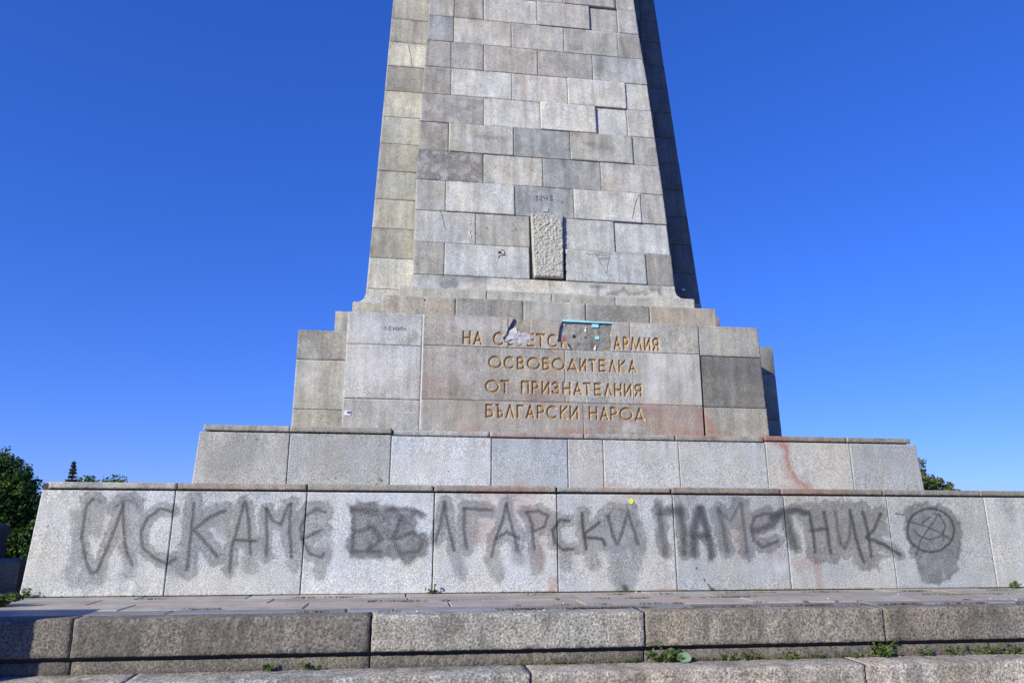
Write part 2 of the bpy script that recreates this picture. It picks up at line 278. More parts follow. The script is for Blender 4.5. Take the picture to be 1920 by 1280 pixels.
def tag(o, label=None, cat=None, group=None, kind=None):
    for k, v in (('label', label), ('category', cat), ('group', group), ('kind', kind)):
        if v: o[k] = v
    return o
def part(name, V, Fc, mat, parent, color=(.1, .1, .1, 1)):
    o = mk(name, V, Fc, mat, parent, color, origin=parent['org'] if parent is not None else (0, 0, 0)); o['org'] = tuple(parent['org']) if parent is not None else (0., 0., 0.); return o
def boxVF(a, b):
    (x0, y0, z0), (x1, y1, z1) = a, b
    V = [(x0, y0, z0), (x1, y0, z0), (x1, y1, z0), (x0, y1, z0), (x0, y0, z1), (x1, y0, z1), (x1, y1, z1), (x0, y1, z1)]
    return V, [(0, 3, 2, 1), (4, 5, 6, 7), (0, 1, 5, 4), (1, 2, 6, 5), (2, 3, 7, 6), (3, 0, 4, 7)]
def multi(*boxes):
    V, Fc = [], []
    for a, b in boxes:
        v, f = boxVF(a, b); k = len(V); V += v; Fc += [tuple(i+k for i in q) for q in f]
    return V, Fc
def jit(c, s=5):
    d = random.uniform(-s, s); return tuple(np.clip(np.array(c)+d, 20, 235))
ALB = 1.0
def rgba(c, bloom=0.):
    c = np.asarray(c, float); c = c.mean()+(c-c.mean())*.58
    return (*[float(x)*ALB*w for x, w in zip(lin(c), (.99, 1.015, .955))], 1.-bloom)
def block(parent, BL, BR, TR, TL, depth, color, name='stone_block', gap=.007, ch=.005, proud=None, cell=None, mat=None, rough=0., wob=.0025, bloom=0.):
    """front quad BL BR TR TL (facing -Y), extruded by depth to +Y; optional fine grid on the front for stains"""
    BL, BR, TR, TL = [np.array(p, float) for p in (BL, BR, TR, TL)]
    pr = random.uniform(-.004, .006) if proud is None else proud
    cx = (BL+BR+TR+TL)/4; w = np.linalg.norm(BR-BL); h = np.linalg.norm(TL-BL)
    g = gap/2
    def inset(d):
        q = []
        for P, sx, sz in ((BL, 1, 1), (BR, -1, 1), (TR, -1, -1), (TL, 1, -1)):
            ex = (BR-BL)/w; ez = (TL-BL)/h; q.append(P + ex*sx*d + ez*sz*d)
        return q
    a, b, c, d = inset(g+ch)
    nx, nz = (max(2, int(w/.16)), max(2, int(h/.16))) if cell is None else (max(2, int(w/cell)), max(2, int(h/cell)))
    s = np.linspace(0, 1, nx+1); t = np.linspace(0, 1, nz+1); Sg, Tg = np.meshgrid(s, t)
    G = ((1-Sg)*(1-Tg))[..., None]*a + (Sg*(1-Tg))[..., None]*b + (Sg*Tg)[..., None]*c + ((1-Sg)*Tg)[..., None]*d
    G[..., 1] -= pr
    G[..., 1] += .004*(vnoise(G[..., 0]*3+pr*9e3, G[..., 2]*3)-.5)
    if rough: G[..., 1] -= rough*(1.2*np.abs(vnoise(G[..., 0]*17, G[..., 2]*19+G[..., 0]*6)-.5)*2-.4) + rough*(vnoise(G[..., 0]*31+5, G[..., 2]*37)-.5) + rough*.6*(vnoise(G[..., 0]*66, G[..., 2]*71)-.5)
    G = G.reshape(-1, 3); N = nx+1
    idx = np.arange((nx+1)*(nz+1)).reshape(nz+1, nx+1)
    Q = np.stack([idx[:-1, :-1], idx[:-1, 1:], idx[1:, 1:], idx[1:, :-1]], -1).reshape(-1, 4)
    loop = np.concatenate([idx[0, :-1], idx[:-1, -1], idx[-1, :0:-1], idx[:0:-1, 0]]); m = len(loop)
    P = G[loop]; cen = G.mean(0)
    ring = P.copy(); ex = (BR-BL)/w; ez = (TL-BL)/h
    nb, nr, ntp, nl = nx, nz, nx, nz
    off = np.zeros((m, 3)); jj = ch*(1+.0*rng.random(m)); 
    onb = np.isin(loop, idx[0]); ont = np.isin(loop, idx[-1]); onl = np.isin(loop, idx[:, 0]); onr = np.isin(loop, idx[:, -1])
    off += np.where(onb, -1, 0)[:, None]*ez*ch + np.where(ont, 1, 0)[:, None]*ez*ch + np.where(onl, -1, 0)[:, None]*ex*ch + np.where(onr, 1, 0)[:, None]*ex*ch
    if wob:   # worn arrises: the outer ring and its neighbour wander, with a few chips
        k = rng.random(m); chip = np.where(k > .93, rng.random(m)*.016, 0)
        G[loop] += -off/ch*(chip+wob*rng.random(m))[:, None]*.8; ring = P + off*(1-.5*rng.random(m))[:, None]
        ring[:, 1] += chip
    else: ring = P + off
    ring[:, 1] += ch*.9
    back = P + off; back[:, 1] = max(BL[1], TL[1]) + depth
    V = np.vstack([G, ring, back, [back.mean(0)]]); o1, o2 = len(G), len(G)+m; cc = len(V)-1
    i = np.arange(m); j = (i+1) % m
    q2 = np.stack([loop[j], loop[i], o1+i, o1+j], -1); q3 = np.stack([o1+j, o1+i, o2+i, o2+j], -1)
    F_ = np.vstack([Q, q2, q3])
    at = None
    if cell is not None:      # worn, dirty or bleached rims along the joints of this stone
        at = {'stain': stains(V)}; n0 = len(G); dx = np.minimum(Sg, 1-Sg).ravel()*w; dz = np.minimum(Tg*1.6, 1-Tg).ravel()*h; d_ = np.minimum(dx, dz)
        nz_ = vnoise(G[:, 0]*5+pr*7e3, G[:, 2]*5)*.6+.4*vnoise(G[:, 0]*17, G[:, 2]*17+pr*3e3); wd = random.uniform(.03, .09)
        rim = np.clip(1-d_/wd, 0, 1)*np.clip((nz_-.35)*2.6, 0, 1)
        drip = np.clip(1-(1-Tg.ravel())*h/random.uniform(.12, .4), 0, 1)*np.clip((vnoise(G[:, 0]*13+pr*5e3, G[:, 2]*.8)-.5)*2.6, 0, 1)
        dark = random.random() < .6; am = random.uniform(.12, .42)*(.5 if mat is WASH else 1.)
        st_ = at['stain']; c_ = 0 if dark else 2
        st_[:n0, c_] = 1-(1-st_[:n0, c_])*(1-am*rim); st_[:n0, 0] = 1-(1-st_[:n0, 0])*(1-random.uniform(.05, .3)*drip)
    return mk(name, V, F_.astype(np.int32), mat or GRAN, parent, rgba(jit(color, 3), bloom), at)
def ribbon(name, parent, polylines, wpx, Y0, b, mat, lift=.009):
    V, Fc = [], []
    for pts in polylines:
        P = [onY(u, v, Y0, b) for u, v in pts]
        P = np.array(P); P[:, 1] -= lift; hw = wpx*.0092/2
        for i in range(len(P)-1):
            d = P[i+1]-P[i]; n = np.array([-d[2], 0, d[0]]); n /= np.linalg.norm(n)+1e-9; e = d/(np.linalg.norm(d)+1e-9)*hw*.6; k = len(V)
            V += [P[i]-n*hw-e, P[i+1]-n*hw+e, P[i+1]+n*hw+e, P[i]+n*hw-e]; dy = .0015*(i % 2)
            for q in range(4): V[k+q] = V[k+q]+np.array([0, dy, 0])
            Fc.append((k, k+1, k+2, k+3))
    return mk(name, V, Fc, mat, parent)

# ================================================================== ground, platform and steps
def struct(name, V, Fc, mat, color=(.1, .1, .1, 1)):
    o = mk(name, V, Fc, mat, None, color, origin=(0, 0, 0)); o['org'] = (0., 0., 0.); o['kind'] = 'structure'; return o
GZ = -1.35
struct('ground', [(-900, -900, GZ), (900, -900, GZ), (900, 900, GZ), (-900, 900, GZ)], [(0, 1, 2, 3)], GROUND)
plat = struct('platform', *multi(((-15, -2.30, GZ), (15, 14, -.035))), MORTAR)
rows = [(-2.10, -1.72, (136, 140, 150), 'blue'), (-1.70, -1.02, (184, 166, 154), 'pink'), (-1.0, -.42, (164, 154, 146), 'grey'), (-.40, .25, (172, 160, 150), 'grey')]
for ri, (y0, y1, c, _) in enumerate(rows):
    x = -13.+random.random()
    while x < 13:
        L_ = random.uniform(1.4, 2.6); x1 = x+L_; z = random.uniform(-.007, .004); t = [random.uniform(-.004, .004) for _ in range(4)]; g = .009; e = .012
        V = []
        for zz, ins in ((-.04, 0), (z-.008, 0), (z, e)):
            V += [(x+g+ins, y0+ins, zz+t[0]), (x1-g-ins, y0+ins, zz+t[1]), (x1-g-ins, y1-ins, zz+t[2]), (x+g+ins, y1-ins, zz+t[3])]
        Fc = [(8, 9, 10, 11)] + [(k*4+i, k*4+(i+1) % 4, k*4+4+(i+1) % 4, k*4+4+i) for k in (0, 1) for i in range(4)]
        if ri == 0 or x < 9: mk('paving_slab', V, Fc, PAVE, plat, rgba(jit(c, 9)))
        x = x1
# back paving around the monument flanks
for sx in (-1, 1):
    for k in range(4):
        V, Fc = boxVF((min(sx*9.2, sx*14.5), .27+k*1.6, -.04), (max(sx*9.2, sx*14.5), 1.85+k*1.6, -.003)); mk('paving_slab', V, Fc, PAVE, plat, rgba((140, 134, 130)))
kx = [-14.5, -10.2]+[float(onY(u, 1190, -2.4)[0]) for u in (135, 695, 1209, 1660)]+[7.0, 10.3, 13.8]
steps = struct('steps', *multi(((-14.4, -2.27, GZ), (13.7, -2.22, -.45)), ((-14.4, -2.74, GZ), (13.7, -2.33, -.66)), ((-14.4, -3.9, GZ), (13.7, -3.0, -1.2))), MORTAR)
kc = [(124, 112, 101), (120, 109, 99), (124, 113, 103), (158, 152, 143), (142, 129, 115), (130, 119, 108), (130, 118, 106), (128, 114, 102)]
ky = [.02, .015, .0, -.015, .0, .012, .0, 0.]
for k in range(len(kx)-1):
    a, b = kx[k], kx[k+1]; yy = -2.42+ky[k]
    o = block(steps, (a, yy, -.435), (b, yy, -.435), (b, yy, 0), (a, yy, 0), .29, kc[k], 'kerb_stone', gap=.016, ch=.016, proud=0, cell=.05, mat=KERB, rough=.012, wob=.006)
    block(steps, (a, -2.34, -.64), (b, -2.34, -.64), (b, -2.34, -.47), (a, -2.34, -.47), .12, (112, 104, 94), 'kerb_foot_stone', gap=.012, ch=.01, proud=0, mat=KERB)
x = -14.2; tj = [-11.5, -8.8, -5.7, float(onY(1000, 1270, -2.95)[0]), 2.9, 5.9, 9.0, 12.0, 13.6]
for k, x1 in enumerate(tj):
    block(steps, (x, -2.80, -1.06), (x1, -2.80, -1.06), (x1, -2.80, -.605), (x, -2.80, -.605), .49, [(168, 154, 142), (176, 162, 148)][k % 2] if k != 3 else (158, 154, 150), 'step_stone', gap=.014, ch=.018, proud=random.uniform(-.004, .012), cell=.05, mat=KERB, rough=.012, wob=.006)
    block(steps, (x+.4, -3.75, GZ-.05), (x1+.4, -3.75, GZ-.05), (x1+.4, -3.75, -1.075), (x+.4, -3.75, -1.075), .8, (140, 130, 120), 'step_stone', gap=.014, ch=.018, proud=0, mat=KERB)
    x = x1

# ================================================================== the monument
mon = bpy.data.objects.new('monument', None); COL.objects.link(mon); mon.location = (0, 4, 0); mon['org'] = (0., 4., 0.)
tag(mon, 'tall grey granite monument with gold inscription, tapering shaft and graffiti on its plinth', 'monument')
# ---- lower plinth
B1 = .024
P1 = lambda x, z: (x, B1*z, z)
lp = part('lower_plinth', *multi(((-8.10, .07, 0), (8.75, 8.0, 1.60))), MORTAR, mon)
j1 = [-8.17]+[float(onY((a+b)/2, 1020, 0, B1)[0]) for a, b in ((328, 307), (575, 563), (813, 812), (1043, 1048), (1262, 1270), (1467, 1487), (1658, 1688), (1840, 1877))]+[8.85]
c1 = [(186, 188, 193), (180, 183, 190), (184, 187, 195), (180, 181, 188), (176, 178, 185), (160, 164, 172), (168, 168, 168), (160, 164, 170), (172, 173, 172)]
for k in range(9):
    a, b = j1[k], j1[k+1]; at = a+(.08 if k == 0 else 0)
    block(lp, P1(a, 0), P1(b, 0), P1(b, 1.508), P1(at, 1.508), 2.0 if k in (0, 8) else .3, c1[k], cell=.016, mat=WASH, gap=.014, proud=random.uniform(-.003, .004))
cj = [-8.02]+[float(onY(u, 922, 0)[0]) for u in (330, 575, 813, 1043, 1260, 1465, 1657, 1839)]+[8.75]
cc = [(172, 167, 161), (164, 144, 130), (152, 146, 138), (146, 132, 120), (154, 144, 133), (144, 126, 115), (148, 134, 120), (148, 143, 135), (144, 137, 126)]
cpr = [.008, .016, .016, .045, .012, .022, .02, .018, .012]
for k in range(9):
    y = .036; a, b = cj[k], cj[k+1]; z0, z1 = 1.519, 1.630+random.uniform(-.003, .004)
    block(lp, (a, y, z0), (b, y, z0), (b, y, z1), (a, y, z1), 1.1, cc[k], 'cap_stone', gap=.016 if k != 4 else .03, ch=.012, proud=cpr[k], cell=.03, wob=.004)
# ---- upper plinth
Y2 = .54
up = part('upper_plinth', *multi(((-5.95, Y2+.06, 1.4), (6.3, 7.4, 2.55))), MORTAR, mon)
j2 = [None]+[float(onY((a+b)/2, 865, Y2)[0]) for a, b in ((543, 537), (733, 731), (919, 923), (1063, 1067), (1128, 1135), (1270, 1277), (1432, 1443), (1588, 1603))]+[None]
c2 = [(168, 167, 166), (162, 163, 165), (184, 189, 200), (166, 172, 182), (176, 174, 177), (180, 182, 187), (174, 175, 177), (178, 175, 171), (158, 160, 165)]
for k in range(9):
    a0, a1 = (-6.14, -6.10) if k == 0 else (j2[k], j2[k]); b0, b1 = (6.49, 6.44) if k == 8 else (j2[k+1], j2[k+1])
    z1 = 2.462 if k in (0, 1, 7, 8) else 2.445
    block(up, (a0, Y2-.02, 1.60), (b0, Y2-.02, 1.60), (b1, Y2, z1), (a1, Y2, z1), 2.0 if k in (0, 8) else .3, c2[k], cell=.018, mat=WASH, gap=.010 if k != 3 else .016, proud=[.0, .0, .004, -.006, -.003, .002, 0, 0, .012][k])
cap2 = [(-6.05, 543, .02, (166, 160, 150), 2.578), (543, 735, .038, (150, 144, 134), 2.575), (735, 918, -.0, (170, 168, 165), 2.552), (918, 1095, .004, (168, 160, 160), 2.552), (1095, 1266, .0, (160, 156, 152), 2.552), (1266, 1432, -.003, (152, 148, 140), 2.557), (1432, 1585, .022, (148, 130, 116), 2.57), (1585, 6.34, .016, (152, 142, 128), 2.57)]
for a, b, pr, c, z1 in cap2:
    a = a if a < 100 else float(onY(a, 812, Y2)[0]); b = b if b < 100 else float(onY(b, 816, Y2)[0])
    block(up, (a, Y2, 2.470 if pr > .01 else 2.450), (b, Y2, 2.470 if pr > .01 else 2.450), (b, Y2, z1), (a, Y2, z1), 1.2, c, 'cap_stone', gap=.012, ch=.01, proud=pr, cell=.03, wob=.004)
# ---- die with the inscription (cross-shaped plan: front arm and wider back arm)
Y3, Y3B = 1.31, 2.80; ZR = [2.50, 3.178, 4.17, 4.775]
die = part('inscription_die', *multi(((-3.90, Y3+.13, 2.4), (3.9, 6.5, 4.75)), ((-4.9, Y3B+.06, 2.4), (4.95, 6.4, 4.75))), MORTAR, mon)
cl = [(172, 169, 166), (184, 185, 188), (180, 180, 181)]; cbl = [(162, 157, 146), (163, 160, 155), (150, 146, 140)]; cr = [(158, 154, 149), (122, 120, 115), (168, 165, 158)]; cbr = [(140, 138, 134), (136, 134, 130), (138, 137, 136)]
xr0 = lambda z: 2.748-.016*(z-2.5); xr1 = lambda z: 4.02-.034*(z-2.5); xb1 = lambda z: 5.07-.025*(z-2.5)
for k in range(3):
    z0, z1 = ZR[k], ZR[k+1]
    block(die, (-3.95, Y3, z0), (-2.60, Y3, z0), (-2.60, Y3, z1), (-3.95, Y3, z1), 1.6, cl[k], cell=.025, proud=[.002, .006, .002][k])
    block(die, (xr0(z0), Y3, z0), (xr1(z0), Y3, z0), (xr1(z1), Y3, z1), (xr0(z1), Y3, z1), 1.6, cr[k], cell=.025, proud=[.0, -.012, .004][k])
    block(die, (-5.04, Y3B, z0), (-3.7, Y3B, z0), (-3.7, Y3B, z1), (-5.04, Y3B, z1), 3.3, cbl[k], cell=.03)
    block(die, (3.7, Y3B, z0), (xb1(z0), Y3B, z0), (xb1(z1), Y3B, z1), (3.7, Y3B, z1), 3.3, cbr[k])
mk('joint_mortar', *boxVF((-2.597, Y3-.018, 2.5), (-2.567, Y3+.05, 4.77)), WHITE, die)

# inscription panel: one height field cut into slabs, sunk V-cut letters, and two broken holes
X0, X1, Z0, Z1 = -2.563, 2.70, 2.50, 4.772; CS = .0075
nx, nz = int((X1-X0)/CS), int((Z1-Z0)/CS)
gx = np.linspace(X0, X1, nx+1); gz = np.linspace(Z0, Z1, nz+1); GX, GZ_ = np.meshgrid(gx, gz)
YP = Y3-.022
PX = lambda u, v: onY(u, v, YP)
LET = {  # unit strokes, x 0..1, y 0..1 (up)
 'Н': [[(0, 0), (0, 1)], [(1, 0), (1, 1)], [(0, .5), (1, .5)]], 'А': [[(0, 0), (.5, 1), (1, 0)], [(.18, .3), (.82, .3)]],
 'В': [[(0, 0), (0, 1), (.55, 1), (.85, .9), (.9, .76), (.8, .6), (.5, .53), (0, .53)], [(.5, .53), (.85, .46), (1, .28), (.88, .08), (.6, 0), (0, 0)]],
 'Е': [[(1, 1), (0, 1), (0, 0), (1, 0)], [(0, .5), (.95, .5)]], 'Т': [[(0, 1), (1, 1)], [(.5, 1), (.5, 0)]],
 'К': [[(0, 0), (0, 1)], [(1, 1), (.08, .48), (1, 0)]], 'Р': [[(0, 0), (0, 1), (.55, 1), (.9, .9), (1, .72), (.9, .54), (.55, .44), (0, .44)]],
 'М': [[(0, 0), (.14, 1), (.5, .05), (.86, 1), (1, 0)]], 'И': [[(0, 1), (0, 0), (1, 1), (1, 0)]],
 'Я': [[(1, 0), (1, 1), (.45, 1), (.1, .9), (0, .72), (.1, .54), (.45, .45), (1, .45)], [(.5, .45), (0, 0)]],
 'Б': [[(.92, 1), (0, 1), (0, 0), (.55, 0), (.9, .1), (1, .28), (.9, .46), (.55, .56), (0, .56)]],
 'Д': [[(-.02, -.04), (-.02, .1), (1.02, .1), (1.02, -.04)], [(.08, .1), (.5, 1), (.92, .1)]],
 'Л': [[(0, 0), (.5, 1), (1, 0)]], 'П': [[(0, 0), (0, 1), (1, 1), (1, 0)]], 'Г': [[(0, 0), (0, 1), (1, 1)]],
 'З': [[(.05, .85), (.25, .97), (.55, 1), (.85, .88), (.88, .7), (.75, .56), (.4, .52)], [(.4, .52), (.8, .46), (1, .28), (.9, .1), (.55, 0), (.2, .04), (0, .18)]],
 'Ъ': [[(-.15, 1), (.22, 1), (.22, 0), (.65, 0), (.95, .1), (1, .26), (.93, .42), (.65, .52), (.22, .52)]],
 'О': [[(.5+.5*math.cos(t), .5+.5*math.sin(t)) for t in np.linspace(0, 2*math.pi, 33)]],
 'С': [[(.55+.55*math.cos(t), .5+.5*math.sin(t)) for t in np.linspace(.82, 2*math.pi-.82, 24)]]}
T4 = lambda x: 800+x/4.174
T5 = lambda x: 880+x/5.053
lines = [
 ([('Н', 280, 350), ('А', 365, 438), ('С', 518, 608), ('Ъ', 632, 690), ('В', 715, 765), ('Е', 785, 850), ('Т', 852, 935), ('С', 945, 1030), ('К', 1052, 1112), ('А', 1462, 1525), ('Р', 1537, 1587), ('М', 1597, 1690), ('И', 1702, 1757), ('Я', 1767, 1822)], T4, (620, 645, 868), (1000, 1.)),
 ([('О', 178, 312), ('С', 325, 430), ('В', 450, 530), ('О', 545, 678), ('Б', 692, 768), ('О', 782, 910), ('Д', 930, 1030), ('И', 1042, 1115), ('Т', 1130, 1210), ('Е', 1225, 1300), ('Л', 1322, 1400), ('К', 1414, 1488), ('А', 1508, 1588)], T5, (667, 690.5, 927), None),
 ([('О', 148, 288), ('Т', 292, 385), ('П', 489, 573), ('Р', 592, 665), ('И', 685, 768), ('З', 780, 865), ('Н', 882, 968), ('А', 985, 1073), ('Т', 1077, 1160), ('Е', 1182, 1260), ('Л', 1280, 1360), ('Н', 1372, 1450), ('И', 1467, 1545), ('Я', 1564, 1640)], T5, (712, 736, 922), None),
 ([('Б', 152, 235), ('Ъ', 255, 328), ('Л', 342, 432), ('Г', 449, 525), ('А', 534, 625), ('Р', 640, 718), ('С', 730, 838), ('К', 860, 938), ('И', 950, 1038), ('Н', 1132, 1220), ('А', 1239, 1325), ('Р', 1337, 1412), ('О', 1424, 1555), ('Д', 1570, 1662)], T5, (757.5, 782.5, 925), None)]
HW = .0245
Dl = np.full(GX.shape, 9.); Lid = np.full(GX.shape, -1, int); lid = 0
for chars, tx, (yt, yb, xref), _ in lines:
    zt = float(PX(xref, yt)[2]); zb = float(PX(xref, yb)[2])
    for ch, a, b in chars:
        xa = float(PX(tx(a), (yt+yb)/2+(tx(a)-xref)*.035)[0])+HW*.9; xb = float(PX(tx(b), (yt+yb)/2+(tx(b)-xref)*.035)[0])-HW*.9
        for st in LET[ch]:
            pts = [(xa+(xb-xa)*x, zb+HW*.6+(zt-zb-HW*1.2)*y) for x, y in st]
            k = (GX > xa-.08) & (GX < xb+.08) & (GZ_ > zb-.08) & (GZ_ < zt+.08)
            d = seg_dist(GX[k], GZ_[k], pts); cur = Dl[k]; li = Lid[k]; up_ = d < cur; cur[up_] = d[up_]; li[up_] = lid; Dl[k] = cur; Lid[k] = li
        lid += 1
nlet = lid
groove = np.clip(1-Dl/HW, 0, 1)*.044
# slab joints
zj1, zj2 = 4.19, 3.195
sx1 = [float(PX(u, 620)[0]) for u in (953, 1056, 1181)]; sx2 = [float(PX(u, 700)[0]) for u in (1059.5, 1187)]; sx3 = [float(PX(u, 790)[0]) for u in (1094,)]
def slab_of(x, z):
    r = np.where(z > zj1, 0, np.where(z > zj2, 1, 2)); o = np.zeros(x.shape, int)
    for s in sx1: o += ((r == 0) & (x > s))
    for s in sx2: o += ((r == 1) & (x > s))
    for s in sx3: o += ((r == 2) & (x > s))
    return r*8+o
jd = np.minimum(np.abs(GZ_-zj1), np.abs(GZ_-zj2))
for s in sx1: jd = np.minimum(jd, np.where(GZ_ > zj1, np.abs(GX-s), 9))
for s in sx2: jd = np.minimum(jd, np.where((GZ_ < zj1) & (GZ_ > zj2), np.abs(GX-s), 9))
for s in sx3: jd = np.minimum(jd, np.where(GZ_ < zj2, np.abs(GX-s), 9))
joint = np.where(jd < CS*.75, .016, 0.)
# broken holes, outlines from the photograph put on the panel plane
def jag(pts, n=4, amp=.012):
    q = []
    for i in range(len(pts)):
        a, b = np.array(pts[i]), np.array(pts[(i+1) % len(pts)])
        for t in range(n): q.append(tuple(a+(b-a)*t/n+(rng.random(2)-.5)*amp*(t > 0)))
    return q
pp = lambda L_: [tuple(PX(u, v)[[0, 2]]) for u, v in L_]
h1 = jag(pp([(965, 590), (962, 600), (953, 616), (950, 626), (943, 634), (948, 641), (957, 645), (968, 647), (980, 645), (990, 643), (996, 636), (996, 590)]))
h2 = jag(pp([(1054, 590), (1054, 604), (1050, 612), (1048, 626), (1045, 641), (1052, 641), (1062, 640), (1067, 650), (1072, 656.5), (1110, 657.5), (1147, 658.5), (1148, 640), (1145, 628), (1148, 616), (1149, 590)]), 4, .006)
cxm = (GX[:-1, :-1]+GX[1:, 1:])/2; czm = (GZ_[:-1, :-1]+GZ_[1:, 1:])/2
hole = (poly_sd(cxm, czm, h1) < 0) | (poly_sd(cxm, czm, h2) < 0)
cdl = (Dl[:-1, :-1]+Dl[1:, 1:]+Dl[:-1, 1:]+Dl[1:, :-1])/4
clid = np.where(cdl < HW*.97, Lid[:-1, :-1], -1)
edge_round = .0
GY = YP + groove + joint + .003*(vnoise(GX*2.2, GZ_*2.2)-.5) + .0012*(vnoise(GX*60, GZ_*60)-.5)
slabc = slab_of(cxm, czm)
PV = np.stack([GX, GY, GZ_], -1).reshape(-1, 3); idg = np.arange(PV.shape[0]).reshape(GX.shape)
allst = stains(PV)
quads = np.stack([idg[:-1, :-1], idg[:-1, 1:], idg[1:, 1:], idg[1:, :-1]], -1)
def pieces(mask):
    """connected components of a cell mask (4-neighbour), largest first; specks dropped"""
    lab = np.zeros(mask.shape, int); out = []; left = mask.copy()
    while left.any():
        y, x = np.argwhere(left)[0]; cur = np.zeros_like(mask); cur[y, x] = True
        y0, y1, x0, x1 = y, y+1, x, x+1
        while True:
            sl_ = (slice(max(0, y0-1), y1+1), slice(max(0, x0-1), x1+1)); c = cur[sl_]; g = c.copy()
            for _ in range(24):
                h = g.copy(); h[1:] |= g[:-1]; h[:-1] |= g[1:]; h[:, 1:] |= g[:, :-1]; h[:, :-1] |= g[:, 1:]; h &= mask[sl_]
                if (h == g).all(): break
                g = h
            if (g == c).all(): break
            cur[sl_] = g; yy, xx = np.nonzero(cur); y0, y1, x0, x1 = yy.min(), yy.max()+1, xx.min(), xx.max()+1
        left &= ~cur; out.append(cur)
    return [p for p in out if p.sum() > 20]
def submesh(mask, name, mat, color, walls=0.):
    q = quads[mask]; used, inv = np.unique(q, return_inverse=True); q = inv.reshape(q.shape); V = PV[used]; st = allst[used]
    if walls:
        ys, xs = np.nonzero(mask); Ev = []
        pad = np.zeros((mask.shape[0]+2, mask.shape[1]+2), bool); pad[1:-1, 1:-1] = mask | (clid >= 0) & ~hole & (slabc == slabc[ys[0], xs[0]])
        for dy, dx, i, j in ((-1, 0, 1, 0), (1, 0, 3, 2), (0, -1, 0, 3), (0, 1, 2, 1)):
            nb = ~pad[ys+1+dy, xs+1+dx]; e = q[nb]; Ev.append(np.stack([e[:, i], e[:, j]], -1))
        Ev = np.vstack(Ev); n = len(V); Bk = V.copy(); Bk[:, 1] = YP+walls
        V = np.vstack([V, Bk]); st = np.vstack([st, st*0]); q = np.vstack([q, np.stack([Ev[:, 0], Ev[:, 1], Ev[:, 1]+n, Ev[:, 0]+n], -1)])
        used2, inv2 = np.unique(q, return_inverse=True); q = inv2.reshape(q.shape); V = V[used2]; st = st[used2]
    return mk(name, V, q.astype(np.int32), mat, die, color, {'stain': st})
pc = {0: (170, 162, 155), 1: (166, 159, 152), 2: (168, 160, 154), 3: (172, 168, 163), 8: (164, 156, 149), 9: (166, 161, 156), 10: (176, 173, 169), 16: (166, 157, 150), 17: (164, 152, 144)}
for s in np.unique(slabc[~hole]):
    mm = (slabc == s) & ~hole & (clid < 0)
    for pm in (pieces(mm) if s in (1, 2) else [mm] if mm.sum() > 4 else []): submesh(pm, 'inscription_slab', GRAN, rgba(pc.get(int(s), (168, 160, 153))), .055)
for k in range(nlet):
    mm = (clid == k) & ~hole
    for pm in pieces(mm): submesh(pm, 'letter', GOLD, (1, 1, 1, 1))
# what shows inside the holes
YB = YP+.052
def wall_patch(name, u0, u1, v0, v1, color, mat, n=(30, 16), amp=.006, y=YB):
    a, b = PX(u0, v1), PX(u1, v0); xs = np.linspace(a[0], b[0], n[0]+1); zs = np.linspace(a[2], 4.755, n[1]+1); A, Bz = np.meshgrid(xs, zs)
    V = np.stack([A, y+amp*(vnoise(A*14, Bz*14)-.5)*2, Bz], -1).reshape(-1, 3); i = np.arange(len(V)).reshape(A.shape)
    return mk(name, V, np.stack([i[:-1, :-1], i[:-1, 1:], i[1:, 1:], i[1:, :-1]], -1).reshape(-1, 4).astype(np.int32), mat, die, rgba(color))
wall_patch('recess_wall', 936, 1000, 592, 652, (150, 140, 128), GRAN)
wall_patch('recess_wall', 1040, 1100, 592, 662, (146, 143, 140), GRAN, (60, 40), .009); wall_patch('recess_wall', 1100.5, 1154, 592, 664, (132, 127, 121), GRAN, (60, 40), .009)
def lump(name, outline, mat, bulge, y, n=26, amp=.012):
    P = np.array(pp(outline)); c = P.mean(0); V = [(c[0], y-bulge, c[1])]; Fc = []; R_ = 5; m = len(P)*3
    ang = [tuple(P[i // 3] + (P[(i//3+1) % len(P)]-P[i//3])*(i % 3)/3 + (rng.random(2)-.5)*.008) for i in range(m)]
    for r in range(1, R_+1):
        for q in ang:
            s = r/R_; x, z = c+(np.array(q)-c)*s; V.append((x, y-bulge*(1-s**2.4)-(amp*(rng.random()-.5) if r < R_ else 0), z))
    for i in range(m): Fc.append((0, 1+(i+1) % m, 1+i))
    for r in range(R_-1):
        for i in range(m): a = 1+r*m; Fc.append((a+i, a+(i+1) % m, a+m+(i+1) % m, a+m+i))
    return mk(name, V, Fc, mat, die, (1, 1, 1, 1), smooth=True)
lump('plaster_patch', [(944, 634), (950, 622), (960, 616), (966, 612), (972, 617), (977, 624), (986, 622), (994, 626), (996, 636), (988, 644), (978, 648), (966, 646), (956, 642), (948, 640)], PLASTER, .022, YB-.016, amp=.03)
for (u, v, r, m_) in ((1058.5, 607.5, 2.4, CHALK), (1099.5, 618.5, 2.9, CHALK), (1099.5, 613.5, 1.6, CHALK), (1117, 653, 2.9, CHALK), (1118, 648.5, 1.8, CHALK), (1077, 629, 3.2, INK), (1098, 631, 1.2, INK), (1098, 653.5, 1.0, INK), (1086, 643, 1.1, INK)):
    lump('mortar_blob', [(u+r*math.cos(t), v+r*math.sin(t)) for t in np.linspace(0, 5.5, 8)], m_, .02 if m_ is CHALK else .012, YB-.004, amp=.004)
a, b = PX(1054.5, 601), PX(1150, 605.5)
